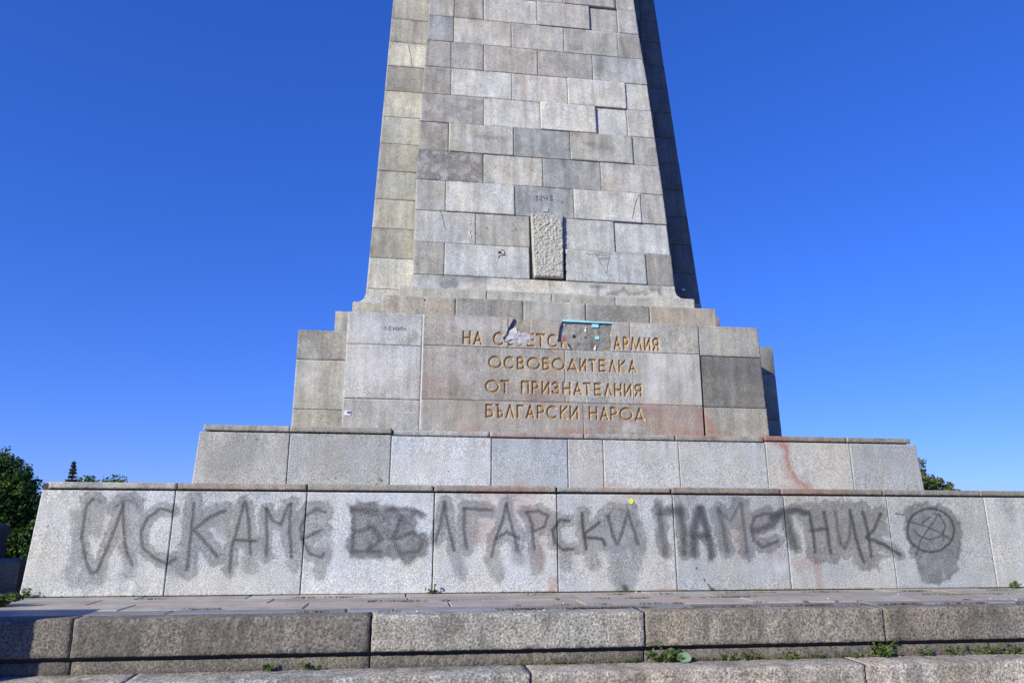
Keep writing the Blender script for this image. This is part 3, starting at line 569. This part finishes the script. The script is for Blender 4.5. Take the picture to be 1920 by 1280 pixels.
mk('insulation_strip', [(a[0], YP+.004, a[2]-.012), (b[0], YP+.01, a[2]-.014), (b[0], YP+.05, a[2]-.014), (a[0], YP+.05, a[2]-.012), (a[0], YP+.004, a[2]+.026), (b[0], YP+.01, a[2]+.008), (b[0], YP+.05, a[2]+.008), (a[0], YP+.05, a[2]+.026)], boxVF((0, 0, 0), (1, 1, 1))[1], CYAN, die)
for u0, u1, v0, v1 in ((1111, 1123, 607, 612.5), (1117.5, 1124.5, 629.5, 635)):
    a, b = PX(u0, v1), PX(u1, v0); mk('insulation_scrap', *boxVF((a[0], YB-.02, a[2]), (b[0], YB+.01, b[2])), CYAN, die)
a, b = PX(1135, 658.5), PX(1144, 655.5); mk('mortar_blob', *boxVF((a[0], YB-.02, a[2]), (b[0], YB+.01, b[2])), GOLD, die)
lump('mortar_blob', [(1053, 630), (1058, 628), (1062, 634), (1061, 640), (1055, 640)], plain('red_paint', (.34, .12, .11), .8), .004, YB-.004, amp=.003)

# ---- step over the die
Y4, Y4B = 1.67, 2.97
stp = part('upper_step', *multi(((-3.3, Y4+.05, 4.6), (3.2, 6.3, 5.22)), ((-4.3, Y4B+.05, 4.6), (4.28, 6.2, 5.22))), MORTAR, mon)
j4 = [-3.375]+[float(onY(u, v, Y4)[0]) for u, v in ((854, 570), (981, 575), (1098, 580), (1218, 590))]+[3.262]
c4 = [(170, 158, 144), (150, 146, 139), (174, 170, 162), (146, 141, 133), (170, 156, 141)]
for k in range(5):
    block(stp, (j4[k], Y4, 4.70), (j4[k+1], Y4, 4.70), (j4[k+1], Y4, 5.238), (j4[k], Y4, 5.238), 1.5 if k in (0, 4) else .3, c4[k], gap=.010 if k in (1, 2) else .014, proud=[.004, -.002, .006, .0, .01][k], cell=.03)
block(stp, (-4.36, Y4B, 4.7), (-3.3, Y4B, 4.7), (-3.3, Y4B, 5.24), (-4.36, Y4B, 5.24), 3.2, (160, 154, 144)); block(stp, (3.2, Y4B, 4.7), (4.34, Y4B, 4.7), (4.34, Y4B, 5.24), (3.2, Y4B, 5.24), 3.2, (160, 152, 142))
# ---- shaft: slab, flared foot, courses
Y5, Y5B, ZS = 1.93, 3.14, 5.49; YS0, LEAN, SET = 2.25, .09, 1.10
ys = lambda z: YS0+LEAN*(z-5.5)
ysb = lambda z: YS0+SET+LEAN*(z-5.5)
xl = lambda z: float(np.interp(z, [5.4, 6.6, 8.07, 9.45, 10.9, 12.15, 20, 40], [-2.80, -2.815, -2.815, -2.785, -2.728, -2.68, -2.40, -1.9]))
xr = lambda z: float(np.interp(z, [5.4, 6.65, 8.06, 9.48, 10.9, 12.26, 12.95, 20, 40], [2.665, 2.64, 2.58, 2.505, 2.435, 2.32, 2.28, 2.0, 1.5]))
xbl = lambda z: -3.80+.030*(z-5.5)
xbr = lambda z: 3.70-.054*(z-5.5)
ZT = 24.
def core(f0, f1, y0):
    zs = (5.3, ZT); V = []
    for z in zs: V += [(f0(z)+.05, y0(z)+.05, z), (f1(z)-.05, y0(z)+.05, z), (f1(z)-.05, 9-.09*(z-5.5), z), (f0(z)+.05, 9-.09*(z-5.5), z)]
    return V, boxVF((0, 0, 0), (1, 1, 1))[1]
V1, F1 = core(xl, xr, ys); V2, F2 = core(xbl, xbr, ysb)
for V_ in (V2,):
    for i in (2, 3, 6, 7): V_[i] = (V_[i][0], V_[i][1]-1.1, V_[i][2])
sha = part('shaft', V1+V2, F1+[tuple(i+8 for i in q) for q in F2], MORTAR, mon)
j5 = [-3.066]+[float(onY(u, v, Y5)[0]) for u, v in ((913, 550), (1035, 557), (1154, 565))]+[2.933]
c5 = [(172, 169, 160), (174, 170, 160), (168, 165, 155), (180, 177, 168)]
for k in range(4): block(sha, (j5[k], Y5, 5.2), (j5[k+1], Y5, 5.2), (j5[k+1], Y5, ZS), (j5[k], Y5, ZS), 1.3 if k in (0, 3) else .4, c5[k], 'base_stone', gap=.006, cell=.03, bloom=.3 if k < 2 else 0)
block(sha, (-4.04, Y5B, 5.2), (-3.0, Y5B, 5.2), (-3.0, Y5B, ZS), (-4.04, Y5B, ZS), 3., (166, 161, 152), 'base_stone'); block(sha, (2.9, Y5B, 5.2), (4.0, Y5B, 5.2), (4.0, Y5B, ZS), (2.9, Y5B, ZS), 3., (160, 152, 142), 'base_stone')
ZA = 5.88
def flare(xa, xb, ea, eb, yf, y_edge, color, depth=.5, sub=1, R=.27):
    """foot stone with a hollow curve; ea / eb: how far an outer end spreads (0 for an inner joint)"""
    hs = [0, .02]+[.02+R*(1-math.cos(t)) for t in np.linspace(.15, math.pi/2, 9)]; os = [1, 1]+[1-math.sin(t) for t in np.linspace(.15, math.pi/2, 9)]
    prof = sorted(zip(hs, os)); prof = [(ZS+h, o) for h, o in prof]; prof.append((ZA-.004, 0.))
    full = yf(ZS)-y_edge-.02; V = []; rows_ = []
    for z, o in prof:
        xs = np.linspace(xa(z)-ea*o+(.003 if ea == 0 else 0), xb(z)+eb*o-(.003 if eb == 0 else 0), sub+1); y = yf(z)-full*o
        rows_.append([(x, y, z) for x in xs]+[(xs[-1], yf(z)+depth, z), (xs[0], yf(z)+depth, z)])
    n = sub+3
    for r in rows_: V += r
    Fc = [(k*n+i, k*n+(i+1) % n, k*n+n+(i+1) % n, k*n+n+i) for k in range(len(rows_)-1) for i in range(n)]+[tuple(range((len(rows_)-1)*n, len(rows_)*n))]
    V = np.array(V); mk('foot_stone', V, Fc, GRAN, sha, rgba(color), {'stain': stains(V)})
jA = [float(onY(u, v, YS0)[0]) for u, v in ((911, 527), (1030, 533), (1145, 540))]
cst = lambda x: (lambda z: x)
flare(xl, cst(jA[0]), .24, 0, ys, Y5, (168, 167, 167), 1.2, 40); flare(cst(jA[0]), cst(jA[1]), 0, 0, ys, Y5, (186, 181, 173), .5, 20)
flare(cst(jA[1]), cst(jA[2]), 0, 0, ys, Y5, (182, 178, 170), .5, 40); flare(cst(jA[2]), xr, 0, .26, ys, Y5, (176, 172, 165), 1.2, 40)
flare(xbl, cst(-2.6), .22, 0, ysb, Y5B, (176, 173, 170), 3., 2); flare(cst(2.5), xbr, 0, .25, ysb, Y5B, (165, 160, 150), 3., 2)
# courses: joints in photo pixels, colours, mineral bloom; None = gap for the hewn stone
K = [
 ([833, 993, None, 1060, 1211], [(158, 156, 154), (176, 178, 182), (173, 175, 179), (152, 148, 142)], 490, [.2, 0, 0, 0]),
 ([892, 993, None, 1057, 1152], [(176, 175, 174), (166, 164, 159), (179, 179, 179), (184, 184, 185)], 430, [.1, 0, 0, 0]),
 ([835, 965, 1076, 1202], [(163, 158, 154), (192, 190, 185), (146, 148, 152), (188, 186, 182), (170, 167, 163)], 385, [.5, 0, .35, 0, .1]),
 ([906, 1018, 1127], [(132, 129, 126), (186, 183, 177), (143, 145, 149), (176, 171, 166)], 325, [.75, 0, .3, .5]),
 ([841, 963, 1069, 1186], [(150, 146, 144), (170, 168, 160), (147, 149, 153), (165, 163, 157), (158, 155, 150)], 270, [.6, .2, .4, .3, .5]),
 ([907, 1013, 1117, 1176], [(148, 144, 142), (190, 188, 184), (194, 192, 190), (184, 181, 177), (180, 175, 170)], 215, [.6, 0, 0, .5, 0]),
 ([846, 960, 1064, 1173], [(152, 147, 145), (192, 190, 186), (184, 178, 172), (193, 191, 187), (186, 183, 179)], 165, [.1, 0, .2, 0, 0]),
 ([846, 907, 1008, 1111], [(160, 155, 153), (162, 157, 155), (171, 163, 156), (166, 159, 154), (166, 166, 167)], 115, [0, 0, 0, 0, .2]),
 ([851, 959, 1057, 1158], [(148, 152, 159), (181, 173, 166), (172, 168, 166), (164, 160, 152), (160, 156, 152)], 70, [0, 0, 0, .2, .2]),
 ([852, 907, 1007, 1105, 1158], [(164, 159, 156), (162, 157, 154), (186, 179, 173), (179, 171, 166), (170, 168, 163), (178, 175, 171)], 25, [0, 0, 0, 0, .1, 0]),
 ([851, 956, 1055, 1152], [(166, 161, 156), (180, 173, 166), (176, 170, 164), (170, 165, 160), (178, 174, 168)], -15, [0]*5)]
PROUD = {(1, 3): -.012, (2, 1): .012, (2, 3): .010, (4, 0): -.006, (4, 1): .009, (4, 3): .012, (5, 2): .016, (5, 3): -.012, (6, 3): .010, (6, 4): -.006, (9, 3): .010, (9, 4): -.012, (10, 3): .014, (0, 2): .012, (0, 1): .004, (3, 1): -.002}
zc = lambda k: ZA+.7215*k-(.0035*max(0, k-6)**2)
for k, (jx, cols, vref, blm) in enumerate(K):
    z0, z1 = zc(k), zc(k+1); zm = (z0+z1)/2; segs = []; cur = ('edge', 0); prev = None
    X = [('L', None)]
    for u in jx: X.append(('G', None) if u is None else ('J', float(onY(u, vref+(u-1000)*.06, YS0-LEAN*5.5, LEAN)[0])))
    X.append(('R', None)); n = 0
    ev = lambda e, z: xl(z) if e[0] == 'L' else xr(z) if e[0] == 'R' else e[1]
    i = 0
    while i < len(X)-1:
        if X[i+1][0] == 'G': i += 2; continue
        e0, e1 = X[i], X[i+1]
        block(sha, (ev(e0, z0), ys(z0), z0), (ev(e1, z0), ys(z0), z0), (ev(e1, z1), ys(z1), z1), (ev(e0, z1), ys(z1), z1), SET+.2 if 'L' in e0 or 'R' in e1 else .3, cols[n], proud=PROUD[(k, n)]*2.2 if (k, n) in PROUD else None, gap=random.choice((.003, .004, .006, .010)) if (k, n) not in PROUD else .011, bloom=blm[n], cell=.03)
        n += 1; i += 1
for k in range(11, 18):        # the shaft goes on above the picture
    z0, z1 = ZA+.7215*k-.0875-.07*(k-11), ZA+.7215*(k+1)-.0875-.07*(k-10); z0 = zc(11)+.68*(k-11); z1 = z0+.68; n = 4+k % 2; 
    for i in range(n):
        f = lambda z, i=i: xl(z)+(xr(z)-xl(z))*i/n; h = lambda z, i=i: xl(z)+(xr(z)-xl(z))*(i+1)/n
        block(sha, (f(z0), ys(z0), z0), (h(z0), ys(z0), z0), (h(z1), ys(z1), z1), (f(z1), ys(z1), z1), SET+.2 if i in (0, n-1) else .3, (172, 167, 161))
sc_ = [(182, 180, 174), (152, 147, 137), (163, 159, 148), (160, 156, 145), (155, 152, 142), (168, 164, 154), (182, 178, 168), (144, 138, 131), (184, 180, 170), (158, 152, 145), (166, 161, 153)]+[(165, 160, 152)]*7
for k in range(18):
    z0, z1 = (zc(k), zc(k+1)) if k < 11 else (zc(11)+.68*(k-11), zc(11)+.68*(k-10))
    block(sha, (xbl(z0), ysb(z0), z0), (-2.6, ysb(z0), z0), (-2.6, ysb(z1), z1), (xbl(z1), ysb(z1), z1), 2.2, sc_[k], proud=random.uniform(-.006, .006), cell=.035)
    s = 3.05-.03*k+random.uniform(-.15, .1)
    block(sha, (2.2 if k > 10 else 2.3, ysb(z0), z0), (s, ysb(z0), z0), (s, ysb(z1), z1), (2.2 if k > 10 else 2.3, ysb(z1), z1), .6, (118, 116, 114)); block(sha, (s, ysb(z0), z0), (xbr(z0), ysb(z0), z0), (xbr(z1), ysb(z1), z1), (s, ysb(z1), z1), 2.2, (116, 114, 112))  # shade of the right strip deepened by darker stone colours
# hewn stone left rough in the middle of the shaft foot
a = lambda u, v: onY(u, v, YS0-LEAN*5.5, LEAN)
bl, br, tr, tl_ = a(1000, 521), a(1057, 524), a(1055.5, 404), a(994, 402)
o = block(sha, bl, br, tr, tl_, .4, (168, 165, 158), 'hewn_stone', gap=.01, ch=.03, proud=.095, cell=.011, mat=ROUGH, rough=.018, wob=.004)
# marks on the shaft and die
sY, sB = YS0-LEAN*5.5, LEAN
Z6 = lambda *p: tl(860, 360, 5.053, p)
ribbon('scribbled_number', sha, [Z6((722, 45), (745, 35), (735, 80)), Z6((760, 42), (785, 38), (780, 62), (760, 75), (785, 80)), Z6((800, 40), (805, 60), (840, 55)), Z6((838, 35), (828, 85)), Z6((885, 35), (860, 45), (880, 60), (885, 80), (860, 82), (868, 62), (885, 38))], 1.1, sY, sB, INKB, .016)
ribbon('hammer_and_sickle_mark', sha, [Z6((372, 575), (385, 562), (402, 568), (390, 584), (374, 580)), Z6((376, 572), (398, 574)), Z6((398, 547), (420, 550), (436, 570), (432, 592), (412, 606), (392, 600)), Z6((392, 578), (448, 608)), Z6((388, 602), (376, 626))], 1.5, sY, sB, INK, .016)
ribbon('triangle_mark', sha, [Z6((1205, 592), (1290, 594)), Z6((1285, 572), (1450, 590)), Z6((1285, 574), (1330, 660), (1395, 775)), Z6((1395, 775), (1408, 690), (1427, 610)), Z6((1290, 596), (1427, 610)), Z6((1315, 630), (1420, 628)), Z6((1322, 645), (1415, 638))], .7, sY, sB, INKB, .036)
ribbon('crack', sha, [Z6((1700, 30), (1665, 130), (1655, 180), (1640, 262))], .8, sY, sB, INK, .032); ribbon('crack', sha, [tl(640, 280, 2.743, [(505, 310), (522, 360), (533, 410)])], .7, sY, sB, INKB, .014)
for u0, v0, u1, v1 in ((1018.5, 391, 1027.5, 397), ): 
    p, q = a(u0, v1), a(u1, v0); mk('sticker', *boxVF((p[0], p[1]-.018, p[2]), (q[0], p[1]+.03, q[2])), plain('printed_paper', (.42, .42, .44), .8, 0, .7, 45), sha)
ribbon('white_scrawl', sha, [tl(860, 360, 5.053, [(95, 295), (108, 298)]), tl(860, 360, 5.053, [(98, 365), (100, 400)]), tl(860, 360, 5.053, [(92, 405), (115, 412), (112, 432)])], 1.6, sY, sB, CHALK, .014)
for u, v in ((865, 367), (940, 369), (912, 428), (967, 430), (1100, 382), (1053, 379), (928, 314), (997, 319), (1041, 333)):
    p = a(u, v); mk('drill_hole', [(p[0]+.012*math.cos(t), p[1]-.0165, p[2]+.012*math.sin(t)) for t in np.linspace(0, 5.5, 8)], [tuple(range(8))], INK, sha)
ribbon('crack', sha, [tl(640, 0, 2.743, [(345, 228), (352, 270), (358, 300), (365, 345)])], .8, YS0+SET-LEAN*5.5, LEAN, INKB, .014)
p = onY(1281, 543, YS0+SET); mk('sticker', *boxVF((p[0]-.035, p[1]-.02, p[2]-.02), (p[0]+.035, p[1]+.05, p[2]+.02)), CHALK, sha)
Z3 = lambda *p: tl(520, 540, 3.84, p)
ribbon('scratched_name', die, [Z3((765, 302), (778, 276), (784, 304)), Z3((822, 276), (802, 277), (800, 303), (820, 303)), Z3((801, 290), (815, 290)), Z3((836, 277), (832, 305)), Z3((858, 278), (852, 305)), Z3((834, 291), (856, 291)), Z3((872, 278), (866, 305), (892, 279), (886, 306)), Z3((905, 281), (900, 307)), Z3((924, 282), (918, 306)), Z3((902, 294), (922, 294))], .75, Y3, 0, INKB, .012)
ribbon('white_scrawl', die, [Z3((850, 895), (860, 888), (868, 898), (856, 905)), Z3((880, 900), (892, 892), (900, 902), (915, 893), (930, 902), (945, 892), (960, 903), (980, 897), (1000, 904)), Z3((872, 915), (874, 922)), Z3((862, 928), (884, 930))], .6, Y3, 0, CHALK, .012)
p, q = onY(648, 778, Y3), onY(654, 771, Y3); mk('sticker', *boxVF((p[0]-.02, Y3-.012, p[2]), (q[0]+.035, Y3+.02, q[2]+.01)), CHALK, die); mk('sticker', *boxVF((p[0]+.02, Y3-.016, p[2]+.03), (q[0]+.028, Y3-.0125, q[2])), PURPLE, die)
ribbon('dark_chip', stp, [tl(520, 540, 3.84, [(1055, 82), (1064, 86), (1060, 92)])], 2., Y4, 0, INK, .008)
p = onY(1183, 939, 0, B1); V = [(p[0]+.045*math.cos(t)*(1+.15*math.sin(5*t)), p[1]-.009, p[2]+.045*math.sin(t)*(1+.15*math.cos(4*t))) for t in np.linspace(0, 6.0, 14)]
mk('sticker', V, [tuple(range(14))], YELLOW, lp)

# ================================================================== masonry beside the steps (left edge of the picture), and unseen shade casters
def wall_thing(name, x0, x1, y0, y1, z0, z1, label, cat, c, nlen):
    t = bpy.data.objects.new(name, None); COL.objects.link(t); t.location = ((x0+x1)/2, (y0+y1)/2, z0); t['org'] = tuple(t.location); tag(t, label, cat)
    n = max(1, int((x1-x0)/nlen))
    for i in range(n):
        a, b = x0+(x1-x0)*i/n, x0+(x1-x0)*(i+1)/n
        V = []; e = .05
        for z, ins in ((z0, 0), (z1-.10, 0), (z1-.03, .015), (z1, .06)):
            ia = ins if i == 0 else .004; ib = ins if i == n-1 else .004
            V += [(a+ia, y0+ins, z), (b-ib, y0+ins, z), (b-ib, y1-ins, z), (a+ia, y1-ins, z)]
        Fc = [(k*4+j, k*4+(j+1) % 4, k*4+4+(j+1) % 4, k*4+4+j) for k in range(3) for j in range(4)]+[(12, 13, 14, 15)]
        mk('stone_block', V, Fc, GRAN, t, rgba(jit(c)))
    return t
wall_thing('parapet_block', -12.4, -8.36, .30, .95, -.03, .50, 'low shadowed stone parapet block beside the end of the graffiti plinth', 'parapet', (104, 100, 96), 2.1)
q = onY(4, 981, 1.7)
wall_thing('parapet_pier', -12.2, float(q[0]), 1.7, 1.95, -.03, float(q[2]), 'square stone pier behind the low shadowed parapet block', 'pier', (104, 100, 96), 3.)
wall_thing('unseen_blocker', -14.8, -10.5, -1.75, -.5, -.03, 3.5, 'tall plain stone pedestal added out of view to shade the left corner', 'blocker', (150, 146, 140), 3.5)  # added outside the frame to keep the far-left masonry in shade
wall_thing('unseen_shade_wall', -13.0, -8.15, -3.45, -2.84, GZ, 1.0, 'stone wall added out of view to cast shade on the kerb end', 'parapet', (150, 146, 140), 2.4)  # added outside the frame to throw a shadow on the kerb's left end

# ================================================================== trees, plants
def leaves(P, size, tone, aspect=.55, up=0.):
    n = len(P); d = rng.normal(size=(n, 3)); d[:, 2] += up; d /= np.linalg.norm(d, axis=1)[:, None]; e = rng.normal(size=(n, 3)); e -= d*(d*e).sum(1)[:, None]; e /= np.linalg.norm(e, axis=1)[:, None]
    s = (size*(.6+.8*rng.random(n)))[:, None]; f = np.cross(d, e)
    V = np.stack([P-d*s, P+e*s*aspect+f*s*.12, P+d*s, P-e*s*aspect+f*s*.12], 1).reshape(-1, 3)
    return V, np.arange(n*4, dtype=np.int32).reshape(n, 4), np.repeat(tone, 4)
def trunkVF(p0, p1, r0, r1, n=8, bend=.15):
    V, Fc = [], []; p0, p1 = np.array(p0), np.array(p1); K_ = 5
    for k in range(K_+1):
        t = k/K_; c = p0+(p1-p0)*t+np.array([math.sin(t*3)*bend, math.cos(t*2.5)*bend-bend, 0]); r = r0+(r1-r0)*t
        V += [tuple(c+np.array([r*math.cos(q), r*math.sin(q), 0])) for q in np.linspace(0, 2*math.pi, n, endpoint=False)]
    for k in range(K_):
        for i in range(n): Fc.append((k*n+i, k*n+(i+1) % n, k*n+n+(i+1) % n, k*n+n+i))
    return V, Fc
def tree(name, label, base, lobes, size, per, mat, group=None, trunk_r=.18, shell=.55):
    """lobes: (x,y,z,rx,ry,rz)"""
    t = bpy.data.objects.new(name, None); COL.objects.link(t); t.location = base; t['org'] = tuple(base); tag(t, label, 'tree', group)
    top = np.mean([l[:3] for l in lobes], 0); V, Fc = trunkVF(base, top, trunk_r, trunk_r*.4)
    for l in lobes:
        v, f = trunkVF((np.array(base)*.45+top*.55), l[:3], trunk_r*.45, .02, 6, .05); k = len(V); V += v; Fc += [tuple(i+k for i in q) for q in f]
    mk('trunk', V, Fc, BARK, t)
    PP, TT = [], []
    for l in lobes:
        c, r = np.array(l[:3]), np.array(l[3:]); n = int(per*r[0]*r[2])
        m = max(6, n//60); cd = rng.normal(size=(m, 3)); cd /= np.linalg.norm(cd, axis=1)[:, None]; cl_ = cd*(shell+(1-shell)*rng.random(m)[:, None])     # twig clumps
        w = rng.integers(0, m, n); q = cl_[w]+np.clip(rng.normal(size=(n, 3)), -1.7, 1.7)*.11; PP.append(c+q*r); TT.append(np.clip(.35+.25*rng.normal(size=n)+.3*(rng.random(m)[w]-.5), 0, 1))
    P = np.vstack(PP); V, Q, T = leaves(P, size, np.concatenate(TT)); mk('crown', V, Q, mat, t, attr={'tone': T}); return t
def lobe(u, v, rpx, Y, k=(1, 1, 1)):
    p = onY(u, v, Y); d = np.linalg.norm(p-C); r = rpx/F*d; return (p[0], p[1], p[2], r*k[0], r*k[1], r*k[2])
YL = 12.
p = onY(-60, 1000, YL)
tree('broadleaf_tree', 'dense dark green tree beside the left end of the graffiti plinth', (p[0], YL, GZ), [lobe(8, 896, 36, YL), lobe(46, 905, 22, YL-.4), lobe(-45, 900, 52, YL), lobe(20, 940, 45, YL, (1, 1, 1.1)), lobe(48, 960, 38, YL+.6), lobe(30, 1010, 60, YL), lobe(-60, 960, 80, YL), lobe(70, 1010, 55, YL+1), lobe(20, 1060, 60, YL+.5), lobe(-40, 1040, 70, YL)], .05, 6500, LEAF, shell=.4)
p = onY(188, 960, 30.); tree('round_tree', 'green tree crown just showing above the left end of the plinth cap', (p[0], 30., GZ), [lobe(182, 931, 34, 30.), lobe(162, 936, 28, 30.), lobe(205, 934, 26, 30.), lobe(185, 960, 55, 30.), lobe(190, 1000, 60, 30.)], .10, 2300, LEAF, 'trees behind the monument')
p = onY(1745, 960, 55.); tree('chestnut_tree', 'olive green chestnut crown rising behind the right end of the upper plinth', (p[0], 55., GZ), [lobe(1735, 912, 28, 55.), lobe(1700, 920, 50, 55.), lobe(1762, 922, 22, 55.), lobe(1785, 932, 20, 55.), lobe(1745, 955, 45, 55.), lobe(1800, 950, 22, 55.), lobe(1750, 1000, 60, 55.)], .19, 650, LEAF2, 'trees behind the monument')
# spruce whose tip shows over the cap
Ysp = 28.; tip = onY(139, 866, Ysp); base = (tip[0], Ysp, GZ); t = bpy.data.objects.new('spruce_tree', None); COL.objects.link(t); t.location = base; t['org'] = base; tag(t, 'narrow brownish spruce tip poking above the plinth cap', 'tree', 'trees behind the monument')
V, Fc = trunkVF(base, tip, .12, .012, 6, 0.); mk('trunk', V, Fc, BARK, t); PP = []; h = tip[2]-GZ
zz = tip[2]-.05
while zz > GZ+.5:
    r = (tip[2]-zz)*.30*random.uniform(.6, 1.1)+.03; a0 = random.random()*6.28
    for q in range(6):
        th = a0+q*1.047+random.uniform(-.3, .3); rr = r*random.uniform(.5, 1.1)
        for s in np.linspace(.1, 1, 9): PP += [(tip[0]+math.cos(th)*rr*s+random.gauss(0, .025), Ysp+math.sin(th)*rr*s+random.gauss(0, .025), zz+.10*s*s*rr+random.gauss(0, .03)-.1*s*rr) for _ in range(5)]
    zz -= random.uniform(.10, .2)
P = np.array(PP); V, Q, T = leaves(P, .055, np.clip(rng.random(len(P))*1.1, 0, 1), .4); mk('crown', V, Q, CONE, t, attr={'tone': T})

def weed(loc, r, n, label, mat=WEED, h=.6, leaf=.035, group='weeds growing from the joints'):
    t = bpy.data.objects.new('weed', None); COL.objects.link(t); t.location = loc; t['org'] = tuple(loc); tag(t, label, 'weed', group); loc = np.array(loc)
    V, Fc, P = [], [], []
    for i in range(n):
        th = random.uniform(0, 6.28); L_ = r*random.uniform(.5, 1.1); e = loc+np.array([math.cos(th)*L_, math.sin(th)*L_*.5-.02, L_*h*random.uniform(.3, 1.2)]); k = len(V); w = .003
        m = (loc+e)/2+np.array([0, 0, .15*L_]); side = np.array([-math.sin(th)*w, math.cos(th)*w, w])
        V += [loc-side, loc+side, m+side, m-side, e+side*.4, e-side*.4]; Fc += [(k, k+1, k+2, k+3), (k+3, k+2, k+4, k+5)]
        for q in range(5): P.append(loc+(e-loc)*random.uniform(.4, 1.05)+np.array([random.gauss(0, .012) for _ in range(3)]))
    mk('stem', V, Fc, mat, t, attr={'tone': np.full(len(V), .3)})
    P = np.array(P); P[:, 2] = np.maximum(P[:, 2], loc[2]+.006); V, Q, T = leaves(P, leaf, rng.random(len(P)), .6, .3); mk('foliage', V, Q, mat, t, attr={'tone': T}); return t
gl = 'small green weed in the shadow gap under the kerb stones'
for u, r, n, lf in ((502, .10, 6, .03), (587, .13, 7, .025), (1182, .10, 5, .016), (1360, .14, 8, .022), (1402, .16, 10, .02), (1484, .09, 7, .028), (1530, .10, 8, .02), (1600, .07, 5, .02), (1790, .2, 10, .02), (1850, .2, 12, .025), (1735, .14, 9, .022), (1905, .16, 10, .03)):
    x = float(onY(u, 1240, -2.36)[0]); weed((x, -2.39, -.602), r, n, gl, leaf=lf)
x = float(onY(1652, 1220, -2.36)[0]); weed((x, -2.40, -.602), .2, 26, 'bushy green weed below the kerb joint, largest on the right', leaf=.03, h=.95)
x = float(onY(1235, 1240, -2.36)[0]); weed((x, -2.40, -.602), .26, 22, 'sprawling weed with reddish stems under the broken kerb joint', leaf=.022, h=.8)
x = float(onY(1262, 1240, -2.36)[0]); w_ = weed((x, -2.42, -.602), .17, 10, 'broad-leaved weed with one large pale round leaf under the kerb', leaf=.04, h=.9)
q = onY(1283, 1231, -2.46); V = [(q[0]+.085*math.cos(t)*1.05, -2.47+.03*math.sin(t), q[2]+.055*math.sin(t)) for t in np.linspace(0, 6.28, 14, endpoint=False)]+[(q[0], -2.455, q[2])]
mk('round_leaf', V, [(i, (i+1) % 14, 14) for i in range(14)], PALELEAF, w_, attr={'tone': np.full(15, .5)}, smooth=True)
for u, lab in ((812, 'tuft of grass at the foot of a plinth joint under the blurred word'), (50, 'dark weed at the foot of the plinth left corner'), (1905, 'green weed at the plinth foot near its right end')):
    x = float(onY(u, 1115, -.03)[0]); weed((x, -.03, .0), .12, 10, lab, leaf=.022, h=1.1)
p = onZ(30, 1146, 0.); weed((p[0]-.55, -1.1, 0), .3, 60, 'dark leafy clump at the foot of the low shadowed parapet block', leaf=.05, h=.5)
# moss and blades in the paving joints: nobody could count them
PP = []
for y in (-2.11, -1.71, -1.01, -.41, -.01):
    for _ in range(34 if y < -1.8 else 16):
        x0 = random.uniform(-7, 8) if random.random() < .35 else random.uniform(-1.5, 8); L_ = random.uniform(.04, .28)
        PP += [(random.gauss(x0, L_*.6), y+random.gauss(0, .012), random.uniform(0, .014)) for _ in range(int(50*L_/.15))]
P = np.array(PP); V, Q, T = leaves(P, .013, rng.random(len(P)), .4, .8); g = mk('joint_grass', V, Q, DRY, None, attr={'tone': T}, origin=(0, 0, 0)); tag(g, 'sparse dry grass and moss in the paving joints', 'grass', kind='stuff')
PP = []
for _ in range(60):
    x0 = random.uniform(-1.6, 8); L_ = random.uniform(.05, .3); PP += [(random.gauss(x0, L_), -2.38+random.gauss(0, .012), -.6+random.uniform(0, .02)) for _ in range(25)]
P = np.array(PP); V, Q, T = leaves(P, .014, rng.random(len(P)), .5, .5); g = mk('step_moss', V, Q, DRY, None, attr={'tone': T}, origin=(0, 0, 0)); tag(g, 'brown moss and litter along the foot of the kerb', 'moss', kind='stuff')
V, Fc = [], []
for _ in range(16):
    x, y = random.uniform(-6.5, 8), random.uniform(-2.3, -.1); s = random.uniform(.005, .012); v, f = boxVF((x-s, y-s, .001), (x+s, y+s, .001+s)); k = len(V); V += v; Fc += [tuple(i+k for i in q) for q in f]
g = mk('litter_crumbs', V, Fc, CHALK, None, origin=(0, 0, 0)); tag(g, 'scattered pale crumbs of litter on the paving', 'litter', kind='stuff')
for o in bpy.data.objects:
    if 'org' in o: del o['org']
